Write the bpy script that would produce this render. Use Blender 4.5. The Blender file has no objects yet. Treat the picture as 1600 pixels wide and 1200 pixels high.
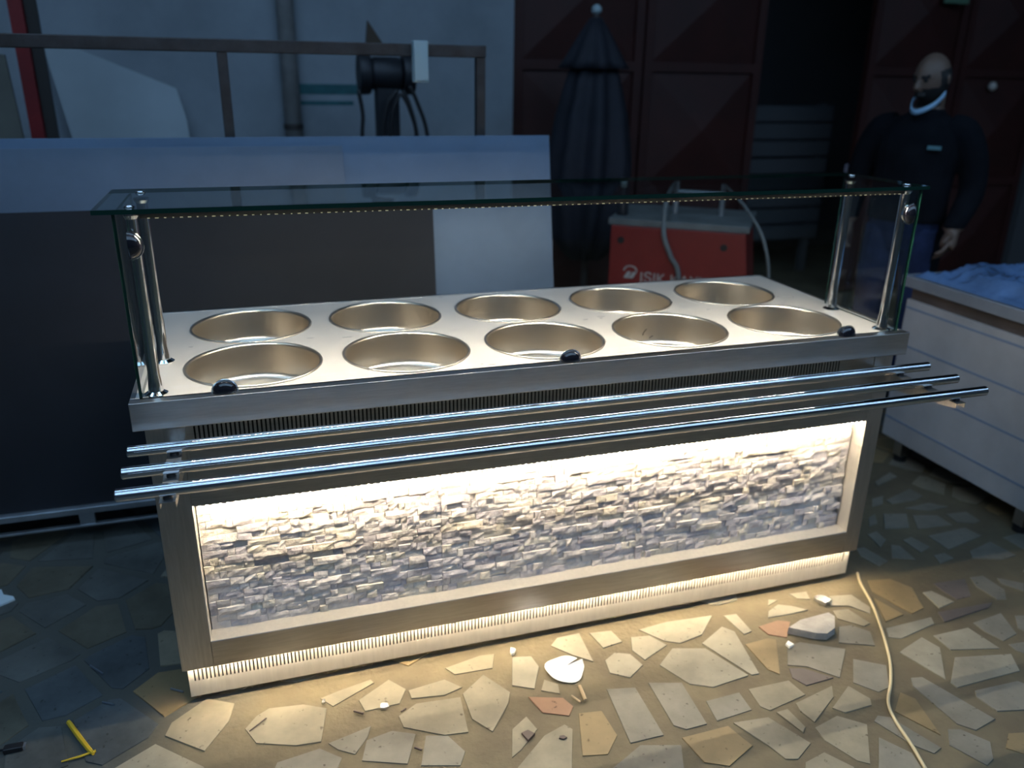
import bpy, bmesh, math, random
from mathutils import Vector, Matrix
random.seed(7)
D = bpy.data
COL = bpy.context.scene.collection
PI = math.pi

# ---------------------------------------------------------------- camera
HR = 0.900                                   # counter rim height
CAM = Vector((0.298, -1.8949, 0.7099 + HR)); YAW, PIT, ROL, FPX = 0.3118, -0.3606, 0.0162, 1284.33
_F = Vector((math.sin(YAW)*math.cos(PIT), math.cos(YAW)*math.cos(PIT), math.sin(PIT)))
_R0 = Vector((math.cos(YAW), -math.sin(YAW), 0)); _U0 = _R0.cross(_F)
_R = math.cos(ROL)*_R0 + math.sin(ROL)*_U0; _U = -math.sin(ROL)*_R0 + math.cos(ROL)*_U0
cd = D.cameras.new('camera'); cam = D.objects.new('camera', cd); COL.objects.link(cam)
cd.sensor_width = 36; cd.lens = FPX/1600*36; cd.clip_start = 0.02; cd.clip_end = 60
cam.matrix_world = Matrix(((_R.x, _U.x, -_F.x, CAM.x), (_R.y, _U.y, -_F.y, CAM.y), (_R.z, _U.z, -_F.z, CAM.z), (0, 0, 0, 1)))
cd.dof.use_dof = True; cd.dof.focus_distance = 1.95; cd.dof.aperture_fstop = 1.9
sc = bpy.context.scene; sc.camera = cam

# ---------------------------------------------------------------- world, exposure
w = D.worlds.new('world'); sc.world = w; w.use_nodes = True
w.node_tree.nodes['Background'].inputs[0].default_value = (0.10, 0.16, 0.28, 1)
w.node_tree.nodes['Background'].inputs[1].default_value = 0.05
sc.view_settings.view_transform = 'Standard'; sc.view_settings.look = 'None'
sc.view_settings.exposure = 0.0; sc.view_settings.gamma = 1.0; sc.view_settings.use_curve_mapping = False
SKYLIGHT = 6.4          # radiance of the daylit roof panes
LED_PANEL = 850.0       # radiance of the chips over the stone front
LED_UNDER = 460.0        # radiance of the chips under the front edge of the body
LED_CANOPY = 1700.0      # radiance of the chips under the glass shelf

def pix(u, v): return _F + _R*((u-800)/FPX) - _U*((v-600)/FPX)
def at_z(u, v, z=0.0):
    d = pix(u, v); return CAM + d*((z-CAM.z)/d.z)
def at_y(u, v, y):
    d = pix(u, v); return CAM + d*((y-CAM.y)/d.y)

# ---------------------------------------------------------------- helpers
def tag(o, label=None, cat=None, group=None, kind=None):
    if label: o['label'] = label
    if cat: o['category'] = cat
    if group: o['group'] = group
    if kind: o['kind'] = kind
    return o
def empty(name, loc=(0, 0, 0), label=None, cat=None, group=None, rz=0.0):
    o = D.objects.new(name, None); COL.objects.link(o); o.location = loc; o.rotation_euler = (0, 0, rz)
    o.empty_display_size = 0.05
    return tag(o, label, cat, group)
def link(name, me, m, parent=None, smooth=False):
    o = D.objects.new(name, me); COL.objects.link(o)
    if m is not None and not me.materials:
        me.materials.append(m)
    if smooth:
        for p in me.polygons: p.use_smooth = True
    if parent is not None: o.parent = parent
    return o
def obj(name, bm, m, parent=None, smooth=False, bevel=0.0, seg=2):
    bmesh.ops.recalc_face_normals(bm, faces=bm.faces[:])
    me = D.meshes.new(name); bm.to_mesh(me); bm.free()
    o = link(name, me, m, parent, smooth)
    if bevel:
        b = o.modifiers.new('bevel', 'BEVEL'); b.width = bevel; b.segments = seg; b.limit_method = 'ANGLE'; b.angle_limit = math.radians(40)
        for p in me.polygons: p.use_smooth = True
        b.harden_normals = True
    return o
def auto_smooth(o, ang=35):
    me = o.data
    me.polygons.foreach_set('use_smooth', [True]*len(me.polygons))
    bm = bmesh.new(); bm.from_mesh(me)
    for e in bm.edges:
        if len(e.link_faces) == 2 and e.calc_face_angle(0) > math.radians(ang): e.smooth = False
    bm.to_mesh(me); bm.free(); return o
def nb(): return bmesh.new()
def box(bm, x0, x1, y0, y1, z0, z1, M=None):
    v = [bm.verts.new((x, y, z)) for z in (z0, z1) for y in (y0, y1) for x in (x0, x1)]
    for f in ((0, 2, 3, 1), (4, 5, 7, 6), (0, 1, 5, 4), (2, 6, 7, 3), (0, 4, 6, 2), (1, 3, 7, 5)):
        bm.faces.new([v[i] for i in f])
    if M is not None:
        for q in v: q.co = M @ q.co
    return bm
def frame_of(d):
    d = d.normalized(); a = Vector((0, 0, 1)) if abs(d.z) < 0.9 else Vector((1, 0, 0))
    x = d.cross(a).normalized(); return x, d.cross(x).normalized()
def cyl(bm, a, b, r0, r1=None, n=16, cap=True):
    a, b = Vector(a), Vector(b); r1 = r0 if r1 is None else r1
    x, y = frame_of(b-a)
    A = [bm.verts.new(a + r0*(math.cos(2*PI*i/n)*x + math.sin(2*PI*i/n)*y)) for i in range(n)]
    B = [bm.verts.new(b + r1*(math.cos(2*PI*i/n)*x + math.sin(2*PI*i/n)*y)) for i in range(n)]
    for i in range(n): bm.faces.new((A[i], A[(i+1) % n], B[(i+1) % n], B[i]))
    if cap: bm.faces.new(A[::-1]); bm.faces.new(B)
    return bm
def lathe(bm, prof, n=32, loc=(0, 0, 0), M=None):
    rings = []
    for r, z in prof:
        if r < 1e-6: ring = [bm.verts.new((0, 0, z))]
        else: ring = [bm.verts.new((r*math.cos(2*PI*i/n), r*math.sin(2*PI*i/n), z)) for i in range(n)]
        rings.append(ring)
    for A, B in zip(rings, rings[1:]):
        for i in range(n):
            j = (i+1) % n
            if len(A) == 1 and len(B) == 1: continue
            if len(A) == 1: bm.faces.new((A[0], B[i], B[j]))
            elif len(B) == 1: bm.faces.new((A[i], A[j], B[0]))
            else: bm.faces.new((A[i], A[j], B[j], B[i]))
    T = Matrix.Translation(Vector(loc)) @ (M if M is not None else Matrix())
    for ring in rings:
        for q in ring: q.co = T @ q.co
    return bm
def catmull(P, n=8):
    P = [Vector(p) for p in P]; Q = [2*P[0]-P[1]] + P + [2*P[-1]-P[-2]]; out = []
    for i in range(1, len(Q)-2):
        a, b, c, d = Q[i-1], Q[i], Q[i+1], Q[i+2]
        for k in range(n):
            t = k/n
            out.append(0.5*((2*b) + (c-a)*t + (2*a-5*b+4*c-d)*t*t + (3*b-a-3*c+d)*t**3))
    out.append(P[-1]); return out
def tube(bm, P, r, n=8):
    P = [Vector(p) for p in P]; rings = []; ref = None
    for i, p in enumerate(P):
        d = (P[min(i+1, len(P)-1)] - P[max(i-1, 0)]).normalized()
        if ref is None: x, _ = frame_of(d)
        else: x = (ref - d*ref.dot(d)).normalized()
        ref = x; y = d.cross(x)
        rr = r[i] if isinstance(r, (list, tuple)) else r
        rings.append([bm.verts.new(p + rr*(math.cos(2*PI*k/n)*x + math.sin(2*PI*k/n)*y)) for k in range(n)])
    for A, B in zip(rings, rings[1:]):
        for k in range(n): bm.faces.new((A[k], A[(k+1) % n], B[(k+1) % n], B[k]))
    bm.faces.new(rings[0][::-1]); bm.faces.new(rings[-1]); return bm
def prism(bm, pts, z0, z1, inset=0.0):
    """polygon (x, y) list extruded from z0 to z1, top edge drawn in a little"""
    c = Vector((sum(p[0] for p in pts)/len(pts), sum(p[1] for p in pts)/len(pts)))
    A = [bm.verts.new((p[0], p[1], z0)) for p in pts]
    B = []
    for p in pts:
        q = Vector((p[0], p[1])); d = (c-q); q = q + d.normalized()*min(inset, d.length*0.5) if inset else q
        B.append(bm.verts.new((q.x, q.y, z1)))
    n = len(pts)
    for i in range(n): bm.faces.new((A[i], A[(i+1) % n], B[(i+1) % n], B[i]))
    bm.faces.new(B); bm.faces.new(A[::-1]); return bm
def plate(bm, P, t):
    """planar polygon P (3-D points) given thickness t along its normal"""
    P = [Vector(p) for p in P]; n = (P[1]-P[0]).cross(P[2]-P[0]).normalized()*t
    A = [bm.verts.new(p) for p in P]; B = [bm.verts.new(p+n) for p in P]; k = len(P)
    bm.faces.new(A[::-1]); bm.faces.new(B)
    for i in range(k): bm.faces.new((A[i], A[(i+1) % k], B[(i+1) % k], B[i]))
    return bm

# ---------------------------------------------------------------- materials
def rgb(r, g, b):
    f = lambda c: c/12.92 if c <= 0.04045 else ((c+0.055)/1.055)**2.4
    return (f(r/255), f(g/255), f(b/255), 1)
def mat(name, col, rough=0.5, metal=0.0, var=0.0, vscale=8.0, bump=0.0, bscale=40.0, stretch=None, spec=0.5, col2=None, rvar=0.0, aniso=0.0, coat=0.0):
    m = D.materials.new(name); m.use_nodes = True; nt = m.node_tree; b = nt.nodes['Principled BSDF']
    b.inputs['Base Color'].default_value = col; b.inputs['Roughness'].default_value = rough; b.inputs['Metallic'].default_value = metal
    b.inputs['Specular IOR Level'].default_value = spec
    if coat: b.inputs['Coat Weight'].default_value = coat; b.inputs['Coat Roughness'].default_value = 0.15
    if aniso: b.inputs['Anisotropic'].default_value = aniso
    tc = nt.nodes.new('ShaderNodeTexCoord'); src = tc.outputs['Object']
    if stretch:
        mp = nt.nodes.new('ShaderNodeMapping'); mp.inputs['Scale'].default_value = stretch
        nt.links.new(src, mp.inputs[0]); src = mp.outputs[0]
    if var or col2:
        n = nt.nodes.new('ShaderNodeTexNoise'); n.inputs['Scale'].default_value = vscale; n.inputs['Detail'].default_value = 6
        n.inputs['Roughness'].default_value = 0.65
        nt.links.new(src, n.inputs['Vector'])
        r = nt.nodes.new('ShaderNodeValToRGB'); nt.links.new(n.outputs['Fac'], r.inputs[0])
        r.color_ramp.elements[0].position = 0.32; r.color_ramp.elements[1].position = 0.68
        if col2: r.color_ramp.elements[0].color = col2; r.color_ramp.elements[1].color = col
        else:
            r.color_ramp.elements[0].color = tuple(c*(1-var) for c in col[:3]) + (1,)
            r.color_ramp.elements[1].color = tuple(min(1, c*(1+var)) for c in col[:3]) + (1,)
        nt.links.new(r.outputs[0], b.inputs['Base Color'])
        if rvar:
            q = nt.nodes.new('ShaderNodeMapRange'); nt.links.new(n.outputs['Fac'], q.inputs[0])
            q.inputs[3].default_value = rough-rvar; q.inputs[4].default_value = rough+rvar
            nt.links.new(q.outputs[0], b.inputs['Roughness'])
    if bump:
        n2 = nt.nodes.new('ShaderNodeTexNoise'); n2.inputs['Scale'].default_value = bscale; n2.inputs['Detail'].default_value = 5
        nt.links.new(src, n2.inputs['Vector'])
        bp = nt.nodes.new('ShaderNodeBump'); bp.inputs['Strength'].default_value = bump; bp.inputs['Distance'].default_value = 0.01
        nt.links.new(n2.outputs['Fac'], bp.inputs['Height']); nt.links.new(bp.outputs[0], b.inputs['Normal'])
    return m
def emit(name, col, s):
    m = D.materials.new(name); m.use_nodes = True; nt = m.node_tree; b = nt.nodes['Principled BSDF']
    b.inputs['Base Color'].default_value = (0.9, 0.85, 0.6, 1)
    b.inputs['Emission Color'].default_value = col; b.inputs['Emission Strength'].default_value = s
    return m
def glass(name, tint, ior=1.5, rough=0.0):
    m = D.materials.new(name); m.use_nodes = True; nt = m.node_tree; nt.nodes.clear()
    o = nt.nodes.new('ShaderNodeOutputMaterial'); t = nt.nodes.new('ShaderNodeBsdfTransparent'); g = nt.nodes.new('ShaderNodeBsdfGlossy')
    f = nt.nodes.new('ShaderNodeFresnel'); mx = nt.nodes.new('ShaderNodeMixShader')
    t.inputs[0].default_value = tint; g.inputs['Roughness'].default_value = rough; f.inputs['IOR'].default_value = ior
    ge = nt.nodes.new('ShaderNodeNewGeometry'); mu = nt.nodes.new('ShaderNodeMath'); mu.operation = 'SUBTRACT'; mu.use_clamp = True
    nt.links.new(f.outputs[0], mu.inputs[0]); nt.links.new(ge.outputs['Backfacing'], mu.inputs[1])   # the far side of a sheet only lets light out
    nt.links.new(mu.outputs[0], mx.inputs[0]); nt.links.new(t.outputs[0], mx.inputs[1]); nt.links.new(g.outputs[0], mx.inputs[2])
    nt.links.new(mx.outputs[0], o.inputs[0]); return m

STEEL = mat('brushed_steel', (0.50, 0.48, 0.46, 1), 0.33, 1.0, var=0.10, vscale=30, bump=0.02, bscale=60, stretch=(0.4, 6, 6), rvar=0.05, aniso=0.3)
STEELV = mat('brushed_steel_upright', (0.50, 0.48, 0.46, 1), 0.36, 1.0, var=0.10, vscale=30, bump=0.02, bscale=60, stretch=(6, 6, 0.4), rvar=0.05)
PLINTH = mat('plinth_steel', (0.66, 0.63, 0.58, 1), 0.48, 0.6, var=0.06, vscale=20, stretch=(4, 4, 0.5), rvar=0.04)
PAN = mat('spun_steel', (0.66, 0.60, 0.52, 1), 0.29, 1.0, var=0.03, vscale=3, aniso=0.6)
_n = PAN.node_tree.nodes.new('ShaderNodeTangent'); _n.direction_type = 'RADIAL'; _n.axis = 'Z'
PAN.node_tree.links.new(_n.outputs[0], PAN.node_tree.nodes['Principled BSDF'].inputs['Tangent'])
CHROME = mat('chrome', (0.80, 0.80, 0.80, 1), 0.08, 1.0)
TUBE = mat('polished_tube', (0.66, 0.67, 0.70, 1), 0.06, 1.0, var=0.05, vscale=12)
TOPM = mat('satin_top', (0.64, 0.61, 0.58, 1), 0.42, 0.35, var=0.04, vscale=5, bump=0.01, bscale=30)
BLACK = mat('black_rubber', (0.012, 0.012, 0.014, 1), 0.45)
GLOSSB = mat('black_glossy', (0.01, 0.01, 0.015, 1), 0.08, 0.0, coat=0.6)
CAVITY = mat('dark_sheet', (0.02, 0.018, 0.016, 1), 0.7)
GLASS = glass('clear_glass', (0.95, 0.965, 0.955, 1))
GLASSTOP = glass('shelf_glass', (0.80, 0.86, 0.85, 1), 1.55)
GEDGE = mat('glass_edge', (0.006, 0.03, 0.022, 1), 0.12, 0.0, spec=0.5)
LEDP = emit('led_chip_panel', (1.0, 0.83, 0.59, 1), LED_PANEL)
LEDU = emit('led_chip_under', (1.0, 0.82, 0.56, 1), LED_UNDER)
LEDC = emit('led_chip_canopy', (1.0, 0.88, 0.72, 1), LED_CANOPY)
PCB = mat('led_tape', (0.75, 0.72, 0.62, 1), 0.5)
PEN = mat('pen_ink', (0.03, 0.04, 0.10, 1), 0.6)

def stone_mat(name, col, col2):
    return mat(name, col, 0.9, 0, col2=col2, vscale=16, bump=0.4, bscale=70, spec=0.15)
STONES = [stone_mat('split_stone_white', (0.76, 0.70, 0.65, 1), (0.52, 0.48, 0.46, 1)),
          stone_mat('split_stone_grey', (0.62, 0.58, 0.58, 1), (0.40, 0.38, 0.41, 1)),
          stone_mat('split_stone_cream', (0.78, 0.71, 0.60, 1), (0.58, 0.53, 0.46, 1))]
def tile_mat(name, col, dirt=0.45):
    m = mat(name, col, 0.55, 0, col2=tuple(c*dirt for c in col[:3])+(1,), vscale=5.5, bump=0.06, bscale=25, spec=0.3, rvar=0.08)
    nt = m.node_tree; b = nt.nodes['Principled BSDF']; src = b.inputs['Base Color'].links[0].from_socket
    n = nt.nodes.new('ShaderNodeTexNoise'); n.inputs['Scale'].default_value = 55; n.inputs['Detail'].default_value = 3
    tc = nt.nodes.new('ShaderNodeTexCoord'); nt.links.new(tc.outputs['Object'], n.inputs['Vector'])
    r = nt.nodes.new('ShaderNodeValToRGB'); r.color_ramp.elements[0].position = 0.66; r.color_ramp.elements[1].position = 0.74
    r.color_ramp.elements[0].color = (1, 1, 1, 1); r.color_ramp.elements[1].color = (0.35, 0.32, 0.28, 1)
    mx = nt.nodes.new('ShaderNodeMix'); mx.data_type = 'RGBA'; mx.blend_type = 'MULTIPLY'; mx.inputs[0].default_value = 1
    nt.links.new(n.outputs['Fac'], r.inputs[0]); nt.links.new(src, mx.inputs[6]); nt.links.new(r.outputs[0], mx.inputs[7]); nt.links.new(mx.outputs[2], b.inputs['Base Color'])
    return m
TILES = [tile_mat('marble_cream', (0.262, 0.230, 0.164, 1), 0.62), tile_mat('marble_grey', (0.222, 0.205, 0.164, 1), 0.6), tile_mat('marble_white', (0.302, 0.274, 0.209, 1), 0.62),
         tile_mat('marble_ochre', (0.252, 0.186, 0.098, 1), 0.7), tile_mat('marble_pink', (0.282, 0.162, 0.102, 1), 0.7), tile_mat('marble_mauve', (0.136, 0.113, 0.102, 1), 0.7)]
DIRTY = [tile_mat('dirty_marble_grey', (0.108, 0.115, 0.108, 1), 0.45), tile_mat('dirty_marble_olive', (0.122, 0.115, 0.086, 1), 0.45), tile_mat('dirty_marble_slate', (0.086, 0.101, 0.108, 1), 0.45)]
MORTAR = mat('mortar', (0.150, 0.122, 0.070, 1), 0.8, 0, col2=(0.095, 0.075, 0.046, 1), vscale=4, bump=0.2, bscale=60)

def left_tone(m, dark):
    """darker slate tone mixed into the part of the floor left of the counter, with a ragged edge"""
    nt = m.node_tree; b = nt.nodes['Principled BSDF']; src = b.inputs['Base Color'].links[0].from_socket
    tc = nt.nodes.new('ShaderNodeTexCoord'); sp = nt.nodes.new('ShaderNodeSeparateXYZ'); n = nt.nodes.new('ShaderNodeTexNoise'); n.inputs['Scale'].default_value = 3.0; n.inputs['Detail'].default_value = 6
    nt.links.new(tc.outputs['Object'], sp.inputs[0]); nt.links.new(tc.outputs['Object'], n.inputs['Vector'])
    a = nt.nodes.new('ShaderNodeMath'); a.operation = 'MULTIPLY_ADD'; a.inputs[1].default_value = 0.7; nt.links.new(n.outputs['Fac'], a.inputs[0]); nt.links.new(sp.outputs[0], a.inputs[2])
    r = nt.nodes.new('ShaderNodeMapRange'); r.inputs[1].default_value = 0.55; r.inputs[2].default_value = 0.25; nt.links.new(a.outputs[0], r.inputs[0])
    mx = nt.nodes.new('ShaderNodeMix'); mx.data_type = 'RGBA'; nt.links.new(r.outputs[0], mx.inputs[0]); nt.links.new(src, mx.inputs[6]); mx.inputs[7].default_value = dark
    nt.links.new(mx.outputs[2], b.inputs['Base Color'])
left_tone(MORTAR, (0.062, 0.066, 0.058, 1))
# ---------------------------------------------------------------- the room
WY = 3.4
WALLM = mat('old_plaster', (0.30, 0.34, 0.38, 1), 0.85, 0, col2=(0.21, 0.24, 0.27, 1), vscale=1.6, bump=0.1, bscale=12)
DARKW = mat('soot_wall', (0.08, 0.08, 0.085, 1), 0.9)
CEIL = mat('dark_roof', (0.07, 0.07, 0.075, 1), 0.9)
def struct(name, bm, m, parent=None, **k):
    o = obj(name, bm, m, parent, **k)
    if parent is None: o['kind'] = 'structure'
    return o
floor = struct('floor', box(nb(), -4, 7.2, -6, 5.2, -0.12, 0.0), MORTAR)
xg0 = at_y(803, 50, WY).x; xg1 = at_y(1205, 50, WY).x; xg2 = at_y(1372, 50, WY).x
wall_back = struct('wall_back', box(nb(), -4, xg0, WY, WY+0.2, 0, 4.6), WALLM)
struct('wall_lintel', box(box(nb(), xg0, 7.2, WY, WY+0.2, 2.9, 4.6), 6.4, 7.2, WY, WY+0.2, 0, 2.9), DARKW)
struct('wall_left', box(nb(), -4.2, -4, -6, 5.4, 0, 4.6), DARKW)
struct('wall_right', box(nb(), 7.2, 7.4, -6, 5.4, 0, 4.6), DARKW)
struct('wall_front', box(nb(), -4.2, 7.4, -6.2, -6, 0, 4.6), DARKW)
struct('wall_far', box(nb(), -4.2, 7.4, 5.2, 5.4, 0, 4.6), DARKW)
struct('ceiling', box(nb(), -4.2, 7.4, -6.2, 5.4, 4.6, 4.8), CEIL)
SKYM = emit('daylit_pane', (0.40, 0.66, 1.0, 1), SKYLIGHT)
for k, (y, wd, xa, xb) in enumerate(((-4.7, 0.42, -3.1, 7.1), (-3.5, 0.34, -3.1, 7.1), (-2.4, 0.26, -3.1, 7.1), (-1.5, 0.20, -3.1, 7.1), (0.7, 0.5, -3.1, 1.6))):
    wn = struct('window_%d' % (k+1), box(nb(), xa, xb, y-wd/2-0.05, y+wd/2+0.05, 4.57, 4.6), DARKW)
    obj('pane', box(nb(), xa+0.05, xb-0.05, y-wd/2, y+wd/2, 4.555, 4.57), SKYM, wn)

# floor stones -----------------------------------------------------------------
def crop(x0, y0, s, *polys): return [[(x0+a/s, y0+b/s) for a, b in p] for p in polys]
TR = []
def add(kind, polys): TR.extend((kind, p) for p in polys)
A = lambda *p: crop(1200, 900, 4.0, *p)
B = lambda *p: crop(800, 960, 4.0, *p)
C_ = lambda *p: crop(400, 1000, 4.0, *p)
E_ = lambda *p: crop(1330, 680, 4.615, *p)
add(3, A([(620, 30), (760, 20), (900, 75), (975, 205), (900, 240), (650, 100)], [(660, 140), (850, 245), (735, 290)], [(790, 850), (825, 730), (920, 770), (1080, 1000)],
         [(-145, 430), (0, 392), (50, 400), (75, 620), (0, 590)], [(1500, 985), (1600, 980), (1640, 1130), (1485, 1080)]))
add(2, A([(965, 105), (1020, 95), (1165, 165), (1070, 205)], [(735, 330), (1020, 260), (1040, 300), (830, 395), (750, 385)], [(1030, 375), (1250, 325), (1450, 455), (1140, 465)],
         [(850, 455), (960, 385), (1075, 450), (1110, 650), (820, 480)], [(1165, 510), (1520, 490), (1575, 595), (1180, 700), (1140, 670)], [(380, 130), (520, 120), (640, 200), (640, 240), (500, 190), (390, 190)],
         [(150, 190), (250, 215), (150, 240), (0, 265), (0, 225), (60, 180)], [(130, 115), (240, 100), (265, 150), (180, 145)], [(0, 150), (60, 155), (0, 190)]))
add(4, A([(-60, 320), (60, 280), (140, 290), (120, 390), (0, 370)]))
add(5, A([(1030, 50), (1230, 20), (1270, 130), (1180, 150), (1090, 100)], [(1060, 230), (1400, 170), (1380, 200), (1100, 290)], [(130, 580), (220, 580), (410, 640), (240, 690), (150, 640)]))
add(1, A([(1260, 10), (1340, 0), (1480, 90), (1490, 150), (1430, 150), (1300, 70)], [(1430, 15), (1600, 50), (1600, 100), (1450, 50)], [(1280, 295), (1455, 235), (1555, 365), (1470, 410), (1350, 350)],
         [(1540, 250), (1640, 250), (1640, 370), (1560, 330)], [(1500, 430), (1600, 415), (1640, 500), (1550, 470)], [(1290, 720), (1560, 660), (1640, 690), (1640, 840), (1430, 850), (1300, 760)],
         [(890, 640), (960, 635), (1420, 900), (1300, 970), (1180, 930), (900, 690)], [(1120, 960), (1200, 960), (1390, 1040), (1410, 1150), (1370, 1190), (1130, 1060)],
         [(680, 875), (760, 885), (1085, 1080), (1040, 1115), (900, 1060), (660, 910)], [(690, 1010), (900, 1110), (970, 1220), (690, 1260)], [(530, 520), (740, 560), (760, 700), (690, 730), (530, 670)],
         [(120, 440), (200, 415), (485, 460), (450, 640), (240, 570), (120, 560)], [(440, 320), (520, 310), (640, 350), (670, 440), (560, 430), (440, 420)]))
add(0, A([(290, 950), (430, 875), (620, 930), (640, 1180), (560, 1160), (350, 1030)], [(230, 1170), (350, 1105), (540, 1200), (500, 1260), (230, 1240)], [(-220, 920), (0, 885), (270, 1050), (190, 1150), (110, 1150), (0, 1065)],
         [(50, 855), (120, 835), (235, 950), (220, 985)], [(170, 800), (400, 690), (410, 760), (290, 920), (200, 850)], [(-125, 710), (130, 655), (235, 745), (10, 845), (-50, 820)], [(400, 830), (500, 690), (640, 770), (650, 810), (480, 860)],
         [(400, 220), (500, 210), (640, 300), (600, 320), (430, 270)]))
add(2, B([(790, 100), (960, 50), (1250, 10), (1190, 130), (1050, 185), (950, 170)], [(480, 120), (620, 105), (690, 175), (570, 215)], [(740, 145), (860, 135), (970, 195), (830, 290), (750, 230)],
         [(580, 290), (640, 240), (740, 250), (820, 320), (740, 400), (610, 370)], [(240, 200), (280, 150), (420, 120), (510, 300), (380, 260)], [(0, 270), (120, 265), (170, 330), (140, 470), (0, 450)],
         [(920, 320), (1000, 215), (1210, 215), (1480, 385), (1260, 460), (1110, 440)], [(1185, 185), (1310, 80), (1390, 110), (1545, 375), (1500, 385)], [(1320, 10), (1400, 0), (1500, 110), (1450, 130)]))
add(4, B([(100, 520), (320, 525), (385, 580), (360, 640), (190, 620)]))
add(3, B([(415, 620), (560, 605), (660, 760), (600, 880), (440, 890)], [(1060, 775), (1350, 700), (1505, 825), (1360, 955), (1200, 930)]))
add(1, B([(1210, 545), (1420, 490), (1500, 600), (1280, 670)], [(850, 430), (1060, 430), (1220, 690), (1090, 725), (1010, 700)], [(590, 470), (770, 460), (950, 760), (740, 810)],
         [(600, 990), (800, 820), (1060, 820), (1080, 990)]))
add(0, B([(200, 760), (330, 690), (380, 720), (375, 980), (20, 980)], [(0, 720), (90, 640), (160, 720), (60, 850), (0, 900)], [(200, 410), (290, 440), (300, 500), (180, 480)]))
add(0, C_([(-70, 560), (0, 480), (80, 430), (300, 405), (445, 430), (410, 640), (250, 665), (0, 650)], [(400, 370), (520, 320), (720, 250), (740, 270), (480, 420)], [(640, 380), (830, 250), (940, 310), (900, 400), (680, 450)],
          [(950, 320), (1180, 250), (1290, 300), (1180, 350), (970, 370)], [(890, 480), (1000, 400), (1280, 360), (1330, 580), (1180, 600), (920, 550)], [(1180, 180), (1400, 100), (1490, 90), (1480, 180), (1240, 220)],
          [(1290, 340), (1420, 220), (1590, 330), (1580, 400), (1480, 580), (1350, 500)]))
add(1, C_([(450, 650), (720, 540), (700, 610), (620, 720), (510, 690)], [(690, 630), (850, 570), (1000, 590), (950, 780), (660, 760)], [(1060, 600), (1200, 600), (1310, 700), (1280, 790), (1030, 790)],
          [(130, 770), (400, 680), (540, 740), (500, 840), (100, 840)]))
add(1, E_([(230, 570), (400, 570), (420, 670), (240, 680)], [(440, 580), (620, 580), (730, 650), (480, 680)], [(680, 570), (830, 555), (930, 620), (890, 640), (760, 630)], [(380, 530), (560, 490), (700, 520), (560, 550)],
          [(250, 470), (420, 390), (520, 440), (470, 470), (290, 500)], [(550, 730), (820, 670), (940, 730), (700, 830)], [(370, 760), (430, 735), (570, 810), (500, 850)], [(285, 790), (350, 800), (465, 900), (290, 890)],
          [(115, 720), (180, 695), (255, 760), (210, 815)], [(30, 820), (90, 810), (265, 910), (200, 950), (70, 880)], [(590, 870), (670, 850), (740, 890), (640, 930)], [(850, 840), (1000, 770), (1190, 870), (1090, 900), (870, 890)],
          [(1090, 740), (1280, 690), (1280, 850)], [(150, 460), (230, 440), (230, 500), (150, 520)], [(170, 340), (280, 270), (330, 300), (190, 370)], [(120, 600), (170, 570), (190, 640), (130, 660)]))
def clip_half(poly, m, n):
    out = []
    for i in range(len(poly)):
        a, b = poly[i], poly[(i+1) % len(poly)]
        da, db = (a-m).dot(n), (b-m).dot(n)
        if da <= 0: out.append(a)
        if (da < 0 < db) or (db < 0 < da): out.append(a + (b-a)*(da/(da-db)))
    return out
sites = []; traced = []
for kind, p in TR:
    q = [at_z(u, v, 0.0).to_2d() for u, v in p]
    traced.append((kind, q)); c = sum(q, Vector((0, 0)))/len(q)
    for i in range(len(q)):
        a, b = q[i], q[(i+1) % len(q)]
        for t in (0.0, 0.33, 0.67):
            s = a.lerp(b, t); sites.append((s + (c-s)*0.12, False))
    sites.append((c, False))
T_SITES = [s[0] for s in sites]
def in_view(p):
    d = Vector((p.x, p.y, 0)) - CAM; z = d.dot(_F)
    if z < 0.3: return False
    u = 800+FPX*d.dot(_R)/z; v = 600-FPX*d.dot(_U)/z
    return -120 < u < 1720 and v < 1290
rnd = random.Random(3); free = []
tries = 0
while tries < 9000:
    tries += 1
    p = Vector((rnd.uniform(-1.6, 4.4), rnd.uniform(-1.0, 2.4)))
    hid = 0.12 < p.x < 2.05 and 0.25 < p.y < 2.4
    if not in_view(p) or hid: continue
    rmin = 0.125 if p.x > 0.3 else 0.15
    if any((p-q).length < rmin for q in free): continue
    if any((p-s).length < 0.085 for s in T_SITES): continue
    free.append(p)
ALL = free + T_SITES
def bmtile(q, h):
    return prism(nb(), [(v.x, v.y) for v in q], -0.004, h, 0.0015)
ntile = 0
def put_tile(q, m, h):
    global ntile
    o = obj('tile', bmtile(q, h), m, floor); ntile += 1; return o
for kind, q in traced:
    put_tile(q, TILES[kind], 0.0022+rnd.uniform(0, 0.0012))
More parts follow.
